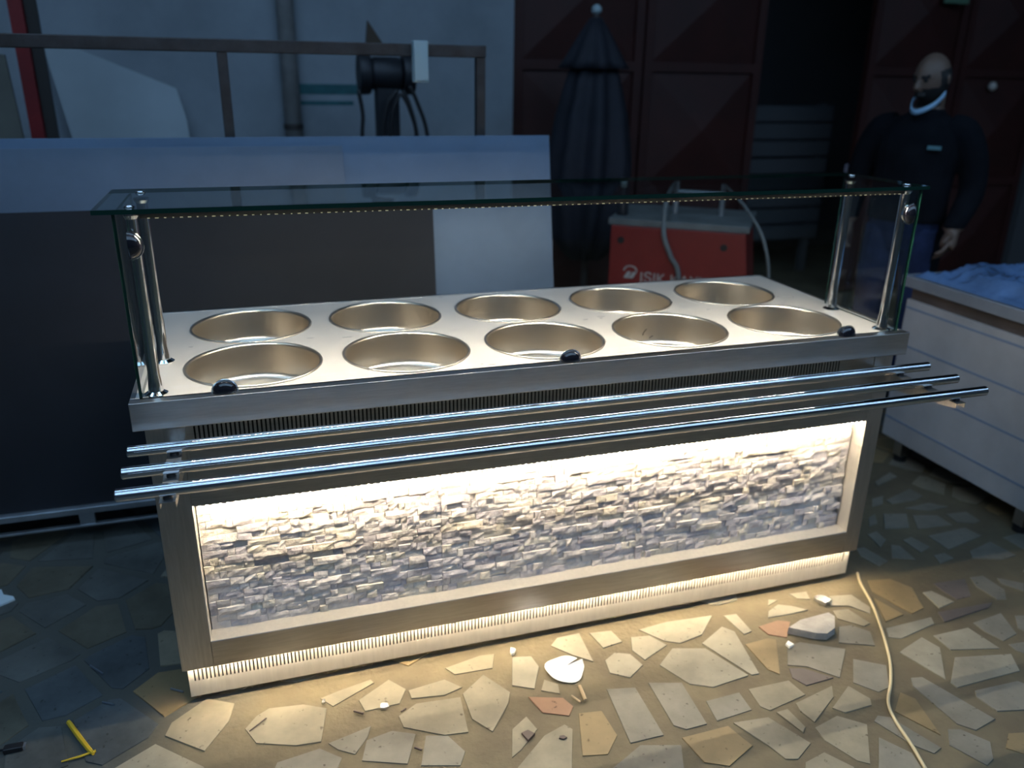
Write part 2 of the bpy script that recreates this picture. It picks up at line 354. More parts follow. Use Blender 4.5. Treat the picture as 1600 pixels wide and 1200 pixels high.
for p in free:
    poly = [p+Vector(d)*0.19 for d in ((-1, -1), (1, -1), (1, 1), (-1, 1))]
    for s in ALL:
        d = s-p; L_ = d.length
        if L_ < 1e-6 or L_ > 0.5: continue
        poly = clip_half(poly, p+d*0.5-d.normalized()*0.009, d/L_)
        if len(poly) < 3: break
    if len(poly) < 3: continue
    # merge short edges, roughen the corners a little
    q = [v for i, v in enumerate(poly) if (v-poly[i-1]).length > 0.02]
    if len(q) < 3: continue
    c = sum(q, Vector((0, 0)))/len(q)
    q = [c+(v-c)*rnd.uniform(0.86, 1.0) for v in q]
    area = abs(sum(q[i-1].x*q[i].y-q[i].x*q[i-1].y for i in range(len(q))))/2
    if area < 0.0018: continue
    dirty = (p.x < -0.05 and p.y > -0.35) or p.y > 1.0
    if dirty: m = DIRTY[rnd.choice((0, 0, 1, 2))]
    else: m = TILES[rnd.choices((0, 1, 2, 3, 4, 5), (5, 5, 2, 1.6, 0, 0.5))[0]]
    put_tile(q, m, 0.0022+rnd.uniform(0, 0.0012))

# ---------------------------------------------------------------- serving counter
L = 2.165
ctr = empty('serving_counter', (0, 0, 0), 'stainless steel serving counter with white split-stone front, glass canopy and glowing strip lights', 'counter')
X0, X1 = 0.0206, 2.152; YB = 0.0354; ZB = HR-0.7763; ZA = HR-0.0687
OX0, OX1, OZ0, OZ1 = 0.0994, 2.0964, HR-0.6982, HR-0.2942
DEP = 0.786
# rim
bm = nb(); box(bm, 0, L, 0, 0.033, ZA, HR); box(bm, 0, 0.012, 0.033, DEP, ZA, HR); box(bm, L-0.012, L, 0.033, DEP, ZA, HR); box(bm, 0.012, L-0.012, DEP-0.012, DEP, ZA, HR)
obj('rim', bm, STEEL, ctr, bevel=0.0015)
# worktop with ten round holes
PX0, PSX, PYF, PYB, PR = 0.2781, 0.3981, 0.2157, 0.5701, 0.1706
def worktop():
    bm = nb(); xa, xb, ya, yb = 0.012, L-0.012, 0.033, DEP-0.012
    ym = (PYF+PYB)/2; xs = [xa]+[PX0+PSX*(i+0.5) for i in range(4)]+[xb]
    for row, (y0, y1, cy) in enumerate(((ya, ym, PYF), (ym, yb, PYB))):
        for i in range(5):
            cx = PX0+PSX*i; x0, x1 = xs[i], xs[i+1]
            ang = [2*PI*k/48 for k in range(48)]
            for px_, py_ in ((x0, y0), (x1, y0), (x1, y1), (x0, y1)): ang.append(math.atan2(py_-cy, px_-cx) % (2*PI))
            ang = sorted(ang); I = []; O = []
            for a in ang:
                c, s = math.cos(a), math.sin(a); r = 1e9
                if c > 1e-9: r = min(r, (x1-cx)/c)
                if c < -1e-9: r = min(r, (x0-cx)/c)
                if s > 1e-9: r = min(r, (y1-cy)/s)
                if s < -1e-9: r = min(r, (y0-cy)/s)
                O.append(bm.verts.new((cx+r*c, cy+r*s, HR-0.0015))); I.append(bm.verts.new((cx+0.1665*c, cy+0.1665*s, HR-0.0015)))
            n = len(ang)
            for k in range(n):
                try: bm.faces.new((O[k], O[(k+1) % n], I[(k+1) % n], I[k]))
                except ValueError: pass
    bmesh.ops.remove_doubles(bm, verts=bm.verts[:], dist=1e-5)
    r = bmesh.ops.extrude_face_region(bm, geom=bm.faces[:])
    for v in r['geom']:
        if isinstance(v, bmesh.types.BMVert): v.co.z -= 0.012
    return bm
obj('worktop', worktop(), TOPM, ctr)
# pen marks on the worktop
rp = random.Random(5)
bm = nb()
for i in range(26):
    x = rp.uniform(0.1, 2.05); y = rp.choice((0.06, 0.393, 0.393, 0.393, 0.75)) + rp.uniform(-0.012, 0.012)
    if any((Vector((x, y))-Vector((PX0+PSX*k, yy))).length < 0.185 for k in range(5) for yy in (PYF, PYB)): continue
    l = rp.uniform(0.006, 0.03); box(bm, x, x+l, y, y+0.0012, HR-0.0015, HR-0.0011)
for a in range(20):
    t0, t1 = a/20*2*PI, (a+1)/20*2*PI
    c = Vector((2.055, 0.47))
    p, q = c+Vector((0.03*math.cos(t0), 0.022*math.sin(t0))), c+Vector((0.03*math.cos(t1), 0.022*math.sin(t1)))
    v = [bm.verts.new((*(k), HR-0.0011)) for k in (p, q, c+(q-c)*0.96, c+(p-c)*0.96)]; bm.faces.new(v)
tag(obj('pen_marks', bm, PEN, ctr), 'small blue pen marks', kind='stuff')
# body
bm = nb(); box(bm, X0, OX0, YB, YB+0.04, ZB, ZA); obj('stile', bm, STEELV, ctr, bevel=0.001)
bm = nb(); box(bm, OX1, X1, YB, YB+0.04, ZB, ZA); obj('stile', bm, STEELV, ctr, bevel=0.001)
bm = nb(); box(bm, OX0+0.0008, OX1-0.0008, YB, YB+0.04, ZB, OZ0); obj('bottom_rail', bm, STEEL, ctr, bevel=0.0012)
def slotted(bm, x0, x1, y, z0, z1, sx0, sx1, sz0, sz1, pitch, sw, t=0.0012):
    """sheet in the xz plane with a row of upright slots cut through it"""
    n = int((sx1-sx0)/pitch)
    box(bm, x0, x1, y, y+t, z0, sz0); box(bm, x0, x1, y, y+t, sz1, z1)
    e = [x0]
    for k in range(n): e += [sx0+k*pitch, sx0+k*pitch+sw]
    e.append(x1)
    for a, b in zip(e[::2], e[1::2]): box(bm, a, b, y, y+t, sz0, sz1)
bm = nb(); slotted(bm, OX0+0.0008, OX1-0.0008, YB, OZ1, ZA, 0.127, 1.972, HR-0.125, HR-0.083, 0.0102, 0.0042)
vp = obj('vent_panel', bm, STEEL, ctr)
obj('vent_backing', box(nb(), OX0+0.01, OX1-0.01, YB+0.012, YB+0.018, OZ1+0.02, ZA), CAVITY, ctr)
obj('side_panel', box(nb(), X0, X0+0.002, YB+0.04, DEP-0.03, ZB, ZA), STEELV, ctr)
obj('side_panel', box(nb(), X1-0.002, X1, YB+0.04, DEP-0.03, ZB, ZA), STEELV, ctr)
obj('back_panel', box(nb(), X0, X1, DEP-0.03, DEP-0.026, ZB, ZA), STEELV, ctr)
obj('bottom_panel', box(nb(), X0+0.002, X1-0.002, YB+0.04, DEP-0.03, ZB, ZB+0.004), STEEL, ctr)
# reveal around the stone field
RY = 0.106
bm = nb(); box(bm, OX0, OX0+0.0015, YB, RY, OZ0, OZ1); box(bm, OX1-0.0015, OX1, YB, RY, OZ0, OZ1)
box(bm, OX0+0.0016, OX1-0.0016, YB+0.0006, RY, OZ0, OZ0+0.0015); box(bm, OX0, OX1, YB+0.0013, RY, OZ1, OZ1+0.0015)
obj('reveal', bm, PLINTH, ctr)
# plinth grille, set back under the body, lit by a strip under the front edge
PY, PZ = 0.055, 0.023
bm = nb(); slotted(bm, 0.031, 2.142, PY, PZ, ZB, 0.045, 2.13, ZB-0.052, ZB-0.014, 0.0101, 0.0040)
box(bm, 0.031, 0.0322, PY+0.0012, 0.14, PZ, ZB); box(bm, 2.1408, 2.142, PY+0.0012, 0.14, PZ, ZB)
obj('plinth_grille', bm, PLINTH, ctr)
obj('plinth_backing', box(nb(), 0.04, 2.133, PY+0.02, PY+0.024, PZ+0.004, ZB-0.002), CAVITY, ctr)
us = obj('under_strip', box(nb(), X0+0.006, X1-0.006, 0.0385, 0.0485, ZB-0.0025, ZB-0.0001), PCB, ctr)
for x in (0.09, 2.07):
    for y in (0.10, 0.68):
        bm = nb(); lathe(bm, [(0, 0), (0.028, 0), (0.03, 0.004), (0.03, 0.012), (0.012, 0.02), (0.012, ZB), (0, ZB)], 20, (x, y, 0.0035))
        obj('foot', bm, BLACK, ctr, smooth=True).scale = (1, 1, 1)
# stone cladding
clad = obj('stone_cladding', box(nb(), OX0+0.004, OX1-0.004, 0.098, RY, OZ0, OZ1), STONES[1], ctr)
rs = random.Random(11)
NR = 18; pitch = (OZ1-OZ0-0.010)/NR
bricks = []
for r in range(NR):
    x = OX0+0.004; z0 = OZ0+0.001+r*pitch
    while x < OX1-0.03:
        wd = rs.choice((0.018, 0.026, 0.034, 0.044, 0.058, 0.08)) * rs.uniform(0.85, 1.15)
        xe = min(x+wd, OX1-0.006)
        if OX1-0.006-xe < 0.02: xe = OX1-0.006
        for sm in (0.735, 1.345, 1.955):           # joints between the stone sheets
            if x < sm-0.012 and xe > sm-0.02: xe = min(xe, sm) if xe > sm else xe
        bricks.append((x, xe, z0, r)); x = xe
def brick_mesh(x0, x1, z0, z1):
    bm = nb(); nx = max(2, min(5, round((x1-x0)/0.018))); nz = 2
    base = 0.0865 - rs.choice((0.0, 0.0015, 0.003, 0.0045, 0.0065)); tilt = rs.uniform(-0.002, 0.003); g = 0.0005
    F = []
    for j in range(nz+1):
        row = []
        for i in range(nx+1):
            u, v = i/nx, j/nz
            y = base + tilt*(v-0.5) + rs.uniform(-0.0016, 0.0016) + (0.0014 if i in (0, nx) or j in (0, nz) else 0)
            row.append(bm.verts.new((x0+g+(x1-x0-2*g)*u + (rs.uniform(-0.002, 0.002) if 0 < i < nx else 0), y, z0+g+(z1-z0-2*g)*v + (rs.uniform(-0.001, 0.001) if 0 < j < nz else 0))))
        F.append(row)
    for j in range(nz):
        for i in range(nx): bm.faces.new((F[j][i], F[j][i+1], F[j+1][i+1], F[j+1][i]))
    ring = F[0][:] + [F[j][nx] for j in range(1, nz+1)] + F[nz][:-1][::-1] + [F[j][0] for j in range(nz-1, 0, -1)]
    bk = [bm.verts.new((v.co.x, 0.0977, v.co.z)) for v in ring]; n = len(ring)
    for k in range(n): bm.faces.new((ring[k], bk[k], bk[(k+1) % n], ring[(k+1) % n]))
    return bm
order = sorted(range(len(bricks)), key=lambda i: -(bricks[i][1]-bricks[i][0])/(1.6+bricks[i][0])**1.6)
top300 = set(order[:298]); rest = {0: nb(), 1: nb(), 2: nb()}
for i, (x0, x1, z0, r) in enumerate(bricks):
    k = rs.choices((0, 1, 2), (5, 3, 1.3))[0]
    bm = brick_mesh(x0, x1, z0, z0+pitch)
    if i in top300: obj('brick', bm, STONES[k], clad)
    else:
        me = D.meshes.new('tmp'); bm.to_mesh(me); bm.free(); rest[k].from_mesh(me); D.meshes.remove(me)
allr = nb()
for k in rest:
    n0 = len(allr.faces); me = D.meshes.new('tmp'); rest[k].to_mesh(me); allr.from_mesh(me); D.meshes.remove(me); rest[k].free()
    allr.faces.ensure_lookup_table()
    for f in allr.faces[n0:]: f.material_index = k
me = D.meshes.new('bricks'); bmesh.ops.recalc_face_normals(allr, faces=allr.faces[:]); allr.to_mesh(me); allr.free()
for k in range(3): me.materials.append(STONES[k])
tag(link('small_bricks', me, None, clad), kind='stuff')
# strip light over the stones
ls = obj('led_strip', box(nb(), OX0+0.006, OX1-0.006, 0.0367, 0.0465, OZ1-0.003, OZ1-0.0005), PCB, ctr)
def chips(x0, x1, y, z, pitch, M, parent, s=0.0026, h=0.0008):
    bm = nb(); n = int((x1-x0)/pitch)
    for k in range(n):
        x = x0+(k+0.5)*(x1-x0)/n; box(bm, x-s, x+s, y-s, y+s, z-h, z)
    return tag(obj('led_chips', bm, M, parent), 'row of small warm white light chips')
chips(X0+0.01, X1-0.01, 0.0435, ZB-0.0026, 0.0166, LEDU, us)
chips(OX0+0.01, OX1-0.01, 0.0405, OZ1-0.0031, 0.0166, LEDP, ls)
# tray rail
BZ = HR-0.0925
for y in (-0.0543, -0.1642, -0.2658):
    bm = nb(); prof = [(0, -0.0086), (0.011, -0.0086), (0.0135, -0.006), (0.0135, 2.2012), (0.011, 2.2038), (0, 2.2038)]
    lathe(bm, prof, 32, (0, y, BZ), Matrix.Rotation(PI/2, 4, 'Y'))
    auto_smooth(obj('tray_rail_tube', bm, TUBE, ctr), 30)
for x in (0.088, 2.105):
    bm = nb(); xa, xb = x-0.016, x+0.016; zt, zb = BZ-0.0195, BZ-0.045
    box(bm, xa, xb, -0.285, YB-0.003, zt-0.0015, zt)
    for q in (xa, xb-0.0015):
        v = [(q, -0.285, zt-0.0015), (q, -0.285, zt-0.014), (q, YB-0.003, zb-0.03), (q, YB-0.003, zt-0.0015)]
        plate(bm, v, 0.0015 if q == xa else 0.0015)
    box(bm, x-0.022, x+0.022, YB-0.003, YB, zb-0.04, zt+0.03)
    br = obj('tray_rail_bracket', bm, STEELV, ctr)
    for y in (-0.0543, -0.1642, -0.2658):
        bm = nb(); cyl(bm, (x, y, zt), (x, y, BZ-0.012), 0.010, 0.009, 14); obj('spacer', bm, BLACK, br)
# glass canopy
GT = HR+0.4294
def pane(name, x0, x1, y0, y1, z0, z1, m, thin):
    """thin sheet of glass: faces of clear glass, rim of green edge glass"""
    bm = box(nb(), x0, x1, y0, y1, z0, z1); bm.faces.ensure_lookup_table()
    me = D.meshes.new(name); bmesh.ops.recalc_face_normals(bm, faces=bm.faces[:])
    for f in bm.faces: f.material_index = 0 if abs(f.normal[thin]) > 0.9 else 1
    bm.to_mesh(me); bm.free(); me.materials.append(m); me.materials.append(GEDGE)
    return link(name, me, None, ctr)
GX0, GX1 = 0.022, 2.138
pane('glass_shelf', -0.0159, 2.158, 0.0346-0.012, 0.365, GT-0.010, GT, GLASSTOP, 2)
pane('front_glass', GX0, GX1, 0.026, 0.032, HR, GT-0.0105, GLASS, 1)
pane('side_glass', GX0, GX0+0.006, 0.0325, 0.36, HR, GT-0.0105, GLASS, 0)
pane('side_glass', GX1-0.006, GX1, 0.0325, 0.36, HR, GT-0.0105, GLASS, 0)
for x in (0.056, 2.104):
    for y in (0.054, 0.29):
        bm = nb(); lathe(bm, [(0, 0), (0.026, 0), (0.026, 0.004), (0.017, 0.010), (0.015, 0.03), (0.013, 0.05), (0.013, GT-HR-0.0225), (0.018, GT-HR-0.0145), (0.018, GT-HR-0.0105), (0, GT-HR-0.0105)], 24, (x, y, HR-0.0014))
        auto_smooth(obj('canopy_post', bm, CHROME, ctr), 30)
        bm = nb(); lathe(bm, [(0, 0), (0.011, 0), (0.012, 0.002), (0.009, 0.005), (0, 0.006)], 16, (x, y, GT))
        obj('shelf_cap', bm, CHROME, ctr, smooth=True)
def dome(x, z, cut, r=0.028, y=0.026):
    """half-round glass clamp: domed cap cut flat on one side (cut = inward normal)"""
    M = Matrix.Rotation(PI/2, 4, 'X')
    def half(prof, y0):
        bm = nb(); lathe(bm, prof, 32, (x, y0, z), M)
        g = bm.verts[:]+bm.edges[:]+bm.faces[:]
        res = bmesh.ops.bisect_plane(bm, geom=g, plane_co=(x, y0, z), plane_no=cut, clear_inner=True)
        ed = [e for e in res['geom_cut'] if isinstance(e, bmesh.types.BMEdge)]
        try: bmesh.ops.contextual_create(bm, geom=ed)
        except Exception: pass
        return bm
    o = auto_smooth(obj('glass_clamp', half([(0, 0), (r, 0), (r*1.0, 0.004), (r*0.93, 0.009), (r*0.7, 0.014), (r*0.35, 0.0165), (0, 0.017)], y), GLOSSB, ctr), 60)
    obj('clamp_ring', half([(0, 0), (r*1.1, 0), (r*1.12, 0.001), (r*1.1, 0.002), (0, 0.002)], y+0.0001), CHROME, o)
    obj('clamp_back', half([(0, 0), (r*0.9, 0), (r*0.9, 0.006), (0, 0.006)], y+0.0125), CHROME, o)
dome(0.047, HR+0.352, (1, 0, 0)); dome(2.113, HR+0.352, (-1, 0, 0))
for x in (0.208, 1.079, 1.956): dome(x, HR+0.0004, (0, 0, 1))
prof = obj('led_profile', box(nb(), 0.075, 2.085, 0.036, 0.078, GT-0.022, GT-0.0105), CAVITY, ctr)
chips(0.085, 2.075, 0.044, GT-0.0221, 0.0166, LEDC, prof, s=0.0026, h=0.0004)
bm = nb(); n_ = 120  # added glowing dots stand in for the chips' reflected glow under the shelf edge
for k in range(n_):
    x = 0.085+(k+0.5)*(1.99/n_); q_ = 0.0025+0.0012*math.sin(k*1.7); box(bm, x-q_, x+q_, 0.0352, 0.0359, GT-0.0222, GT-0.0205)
tag(obj('led_glow_dots', bm, emit('led_glow_standin', (1.0, 0.74, 0.36, 1), 0.13), prof), 'added dim dots in place of the strip glow reflected in the glass', kind='stuff')
# ---------------------------------------------------------------- ten pans
PROFILE = [(0.1672, -0.001), (0.1725, -0.001), (0.1730, 0.0015), (0.1712, 0.0038), (0.1685, 0.0036), (0.1655, 0.0010), (0.1640, -0.004), (0.1625, -0.080), (0.1590, -0.091), (0.150, -0.0955), (0.08, -0.0965), (0, -0.0968)]
PROFILE_OUT = [(0, -0.0985), (0.151, -0.0972), (0.1605, -0.0925), (0.1640, -0.080), (0.1655, -0.006), (0.1672, -0.001)]
pm = nb(); lathe(pm, [(r, z) for r, z in PROFILE[::-1]][:-1] + [(0.1672, -0.001)] + PROFILE_OUT[::-1][1:], 64)
bmesh.ops.recalc_face_normals(pm, faces=pm.faces[:]); PME = D.meshes.new('pan'); pm.to_mesh(PME); pm.free(); PME.materials.append(PAN)
for p in PME.polygons: p.use_smooth = True
for row, y in enumerate((PYF, PYB)):
    for i in range(5):
        o = D.objects.new('round_pan', PME); COL.objects.link(o); o.location = (PX0+PSX*i, y, HR-0.0005); o.rotation_euler = (0, 0, 0.7*i+row)
        if row == 0 and i == 3:
            lab = 'round steel pan with dark hair-like strokes inside, in the row along the front glass'
            bm = nb(); zz = -0.058
            q = o.matrix_basis.inverted()
            for (dx, h, ln) in ((-0.006, 0.0, 0.020), (0.018, -0.012, 0.008)):
                a = math.atan2(math.sqrt(0.1622**2-dx*dx), dx)
                P = [Vector((PX0+PSX*i+dx+t*t*0.012, y+math.sqrt(0.1625**2-dx*dx)-0.004, HR-0.066+h+ln*t)) for t in (0, 0.25, 0.5, 0.75, 1)]
                tube(bm, [q @ p for p in P], 0.0012, 6)
            obj('stroke', bm, BLACK, o)
        else:
            rank = ('end round steel pan nearest the black leaning sheet', 'second round steel pan from the black leaning sheet', 'middle round steel pan of five',
                    'second round steel pan from the film-wrapped cabinet', 'end round steel pan nearest the film-wrapped cabinet')[i]
            lab = rank + (', front-glass row', ', back-edge row')[row]
        tag(o, lab, 'pan', 'round pans in the serving counter')

# ---------------------------------------------------------------- behind: sheets, trolley, railing
FILM = mat('blue_film_steel', (0.12, 0.18, 0.27, 1), 0.38, 0.45, var=0.12, vscale=2.0, rvar=0.06)
FILM2 = mat('grey_film_steel', (0.13, 0.17, 0.23, 1), 0.42, 0.4, var=0.12, vscale=2.5, rvar=0.06)
DSHEET = mat('black_sheet', (0.012, 0.014, 0.02, 1), 0.62, 0.1, var=0.3, vscale=2.0)
GALV = mat('galvanised', (0.40, 0.44, 0.48, 1), 0.4, 0.8, var=0.15, vscale=12)
RUSTY = mat('rusty_pipe', (0.075, 0.066, 0.066, 1), 0.6, 0.4, col2=(0.042, 0.033, 0.03, 1), vscale=14, bump=0.1, bscale=60)
def leaning(name, x0, x1, yb, zb, yt, zt, t, m, label, cat):
    bm = nb(); plate(bm, [(x0, yb, zb), (x1, yb, zb), (x1, yt, zt), (x0, yt, zt)], -t)
    return tag(obj(name, bm, m, bevel=0.0008), label, cat)
DKZ = 0.137
zt = at_y(70, 331, 1.16).z; xr = at_y(681, 395, 1.12).x
leaning('black_sheet', -1.25, xr, 1.055, DKZ, 1.16, zt, 0.004, DSHEET, 'matt black sheet standing on the slotted trolley in front of the pale sheets', 'sheet')
z1 = at_y(430, 214, 1.36).z; x1 = at_y(861, 250, 1.33).x
x2 = at_y(537, 250, 1.31).x; z2 = at_y(270, 230, 1.33).z
leaning('steel_sheet', -1.3, x1, 1.13, DKZ, 1.362, z1, 0.003, FILM, 'tallest blue-filmed steel sheet, its long top edge against the pipe railing', 'sheet')
leaning('steel_sheet', -1.3, x2, 1.10, DKZ, 1.330, z2, 0.003, FILM2, 'shorter pale steel sheet between the black sheet and the tallest sheet', 'sheet')
tr = empty('sheet_trolley', (0, 1.03, 0), 'low steel trolley with slotted side rail under the standing sheets', 'trolley')
def tb(name, m, *b, par=tr, **k):
    bm = nb(); box(bm, b[0], b[1], b[2]-1.03, b[3]-1.03, b[4], b[5]); return obj(name, bm, m, par, **k)
tb('deck', GALV, -1.35, 1.6, 1.035, 1.40, 0.131, 0.136)
tb('top_rail', GALV, -1.35, 1.6, 1.03, 1.045, 0.112, 0.135, bevel=0.002)
tb('bottom_rail', GALV, -1.35, 1.6, 1.03, 1.05, 0.060, 0.068, bevel=0.001)
for k in range(7): tb('rail_spacer', GALV, -1.34+k*0.48, -1.29+k*0.48, 1.034, 1.05, 0.0685, 0.1115)
for x in (-1.2, 0.1, 1.45):
    for y in (1.08, 1.36):
        bm = nb(); cyl(bm, (x-0.012, y-1.03, 0.032), (x+0.012, y-1.03, 0.032), 0.0285, n=18); c = obj('caster', bm, BLACK, tr)
        bm = nb(); box(bm, x-0.02, x+0.02, y-1.045, y-1.015, 0.062, 0.131); obj('caster_fork', bm, GALV, c)
tb('cross_beam', GALV, -1.35, 1.6, 1.36, 1.40, 0.090, 0.1305)
RYY = 1.43
rl = empty('pipe_railing', (0, RYY, 0), 'rusty square-tube railing standing behind the leaning sheets', 'railing')
zp = at_y(380, 72, RYY).z; xe = at_y(750, 76, RYY).x; xm = at_y(346, 80, RYY).x
bm = nb(); box(bm, -1.9, xe+0.02, -0.02, 0.02, zp-0.022, zp+0.022); obj('top_rail', bm, RUSTY, rl, bevel=0.004)
for x in (-1.75, xm, xe):
    bm = nb(); box(bm, x-0.018, x+0.018, -0.018, 0.018, 0.003, zp-0.0225); p = obj('post', bm, RUSTY, rl, bevel=0.003)
    bm = nb(); box(bm, x-0.05, x+0.05, -0.012, 0.05, 0.003, 0.009); obj('base_plate', bm, RUSTY, p)
bm = nb(); box(bm, -1.73, xe-0.02, -0.014, 0.014, 0.5, 0.53); obj('mid_rail', bm, RUSTY, rl)
bp = at_y(657, 96, RYY-0.05)
SWB = mat('pale_plastic', (0.36, 0.47, 0.51, 1), 0.35)
sb = tag(obj('switch_box', box(nb(), bp.x-0.028, bp.x+0.028, RYY-0.065, RYY-0.0205, bp.z-0.075, bp.z+0.072), SWB, bevel=0.004), 'small pale switch box fixed on the pipe railing', 'switch box')
obj('lid', box(nb(), bp.x-0.025, bp.x+0.025, RYY-0.07, RYY-0.0652, bp.z-0.066, bp.z+0.045), SWB, sb)

# red column and boards by the wall
REDP = mat('red_paint', (0.20, 0.012, 0.014, 1), 0.45, 0, col2=(0.11, 0.008, 0.010, 1), vscale=4)
DBRN = mat('flank_shade', (0.022, 0.018, 0.016, 1), 0.7)
yc = 2.55; c0 = at_y(30, 110, yc).x; c1 = at_y(52, 110, yc).x; c2 = at_y(72, 110, yc).x
rc = tag(obj('steel_column', box(box(box(nb(), c0, c1, yc, yc+0.012, 0.003, 4.59), c0, c1, yc+0.14, yc+0.152, 0.003, 4.59), (c0+c1)/2-0.005, (c0+c1)/2+0.005, yc+0.012, yc+0.14, 0.003, 4.59), REDP), 'red painted steel column by the plaster wall', 'column')
tag(obj('dark_flank', box(nb(), c1+0.004, c2, yc+0.02, yc+0.05, 0.003, 2.5), DBRN), 'dark brown plank of the red column, its shadow side built as a strip', 'flank')  # dark strip added as the shadow side of the red column
OLIVE = mat('olive_board', (0.10, 0.10, 0.085, 1), 0.7, var=0.2, vscale=4)
ol = at_y(34, 215, 2.5); ot = at_y(-4, 85, 2.5)
bm = nb(); plate(bm, [(c0-1.0, 2.5, 0.003), (ol.x+0.06, 2.5, 0.003), (ot.x+0.02, 2.53, ot.z), (c0-1.0, 2.53, ot.z+0.1)], -0.02)
tag(obj('olive_board', bm, OLIVE), 'drab olive board standing beside the red column', 'board')
PALE = mat('pale_board', (0.40, 0.46, 0.50, 1), 0.6, var=0.08, vscale=2)
yb_ = 3.28
pts = [at_y(u, v, yb_) for u, v in ((296, 212), (292, 188), (275, 138), (120, 76), (66, 70), (112, 212))]
lo = pts[-1].x+0.12, pts[0].x+0.05
bm = nb(); plate(bm, [(lo[0], yb_, 0.003), (lo[1], yb_, 0.003)]+pts, -0.012)
tag(obj('pale_board', bm, PALE), 'pale cut-cornered board leaning at the plaster wall behind the railing', 'board')
pp = at_y(453, 120, WY-0.05)
bm = nb(); cyl(bm, (pp.x, WY-0.052, 0.003), (pp.x, WY-0.052, 4.59), 0.05, n=18)
wp = tag(obj('wall_pipe', bm, mat('pipe_paint', (0.20, 0.20, 0.20, 1), 0.6, var=0.2, vscale=8), smooth=True), 'grey upright pipe running up the plaster wall', 'pipe')
for z in (0.6, 1.3, 2.3):
    bm = nb(); lathe(bm, [(0.0505, -0.015), (0.056, -0.015), (0.056, 0.015), (0.0505, 0.015)], 18, (pp.x, WY-0.052, z)); obj('clip', bm, RUSTY, wp)
TEAL = mat('teal_paint', (0.015, 0.10, 0.115, 1), 0.6, var=0.3, vscale=10)
for (a, b, y0, y1) in ((462, 560, 132, 147), (470, 552, 158, 164)):
    p = at_y(a, y1, WY); q = at_y(b, y0, WY)
    obj('painted_stripe', box(nb(), p.x, q.x, WY-0.002, WY, p.z, q.z), TEAL, wall_back)

# pedestal grinder
yg = 2.75; g0 = at_y(560, 115, yg); g1 = at_y(645, 115, yg); gz = g0.z; gx = (g0.x+g1.x)/2; hw = (g1.x-g0.x)/2
IRON = mat('dark_iron', (0.02, 0.022, 0.028, 1), 0.5, 0.3, var=0.2, vscale=10)
BRN = mat('brown_metal', (0.06, 0.04, 0.025, 1), 0.6, 0.2)
pg = empty('pedestal_grinder', (gx, yg, 0), 'dark two-wheeled pedestal grinder behind the pipe railing', 'grinder')
bm = nb(); lathe(bm, [(0, -hw*0.55), (0.075, -hw*0.55), (0.085, -hw*0.45), (0.085, hw*0.45), (0.075, hw*0.55), (0, hw*0.55)], 24, (0, 0, gz), Matrix.Rotation(PI/2, 4, 'Y')); auto_smooth(obj('motor', bm, IRON, pg))
for s in (-1, 1):
    bm = nb(); lathe(bm, [(0, -0.03), (0.10, -0.03), (0.105, -0.02), (0.105, 0.02), (0.10, 0.03), (0, 0.03)], 28, (s*hw*0.8, 0, gz), Matrix.Rotation(PI/2, 4, 'Y')); auto_smooth(obj('wheel_guard', bm, IRON, pg))
    bm = nb(); cyl(bm, (s*hw*0.54, 0, gz), (s*(hw*0.8-0.031*s*s), 0, gz), 0.02, n=12); obj('shaft', bm, IRON, pg)
bm = nb(); box(bm, -0.06, 0.06, -0.05, 0.05, 0.04, gz-0.07); obj('pedestal', bm, IRON, pg, bevel=0.006)
bm = nb(); box(bm, -0.18, 0.18, -0.16, 0.16, 0.003, 0.04); obj('base', bm, IRON, pg, bevel=0.006)
t = at_y(567, 32, yg); 
bm = nb(); plate(bm, [(t.x-gx, 0, gz+0.09), (t.x-gx+0.13, 0, gz+0.11), (t.x-gx+0.10, 0, gz+0.14), (t.x-gx+0.02, 0, t.z)], 0.03); obj('spark_guard', bm, BRN, pg)
for k, pl in enumerate([[(622, 140), (605, 165), (598, 215), (600, 300)], [(630, 142), (640, 165), (652, 215), (655, 300)], [(640, 135), (652, 160), (668, 212), (672, 300)], [(625, 145), (614, 175), (612, 215), (628, 260), (650, 215), (640, 170), (628, 147)], [(560, 140), (567, 180), (566, 215), (570, 300)]]):
    P = []
    for u, v in pl:
        q = at_y(u, v, yg-0.13-0.01*k); P.append((q.x-gx, q.y-yg, q.z))
    bm = nb(); tube(bm, catmull(P, 6), 0.011, 6); obj('cable', bm, BLACK, pg, smooth=True)

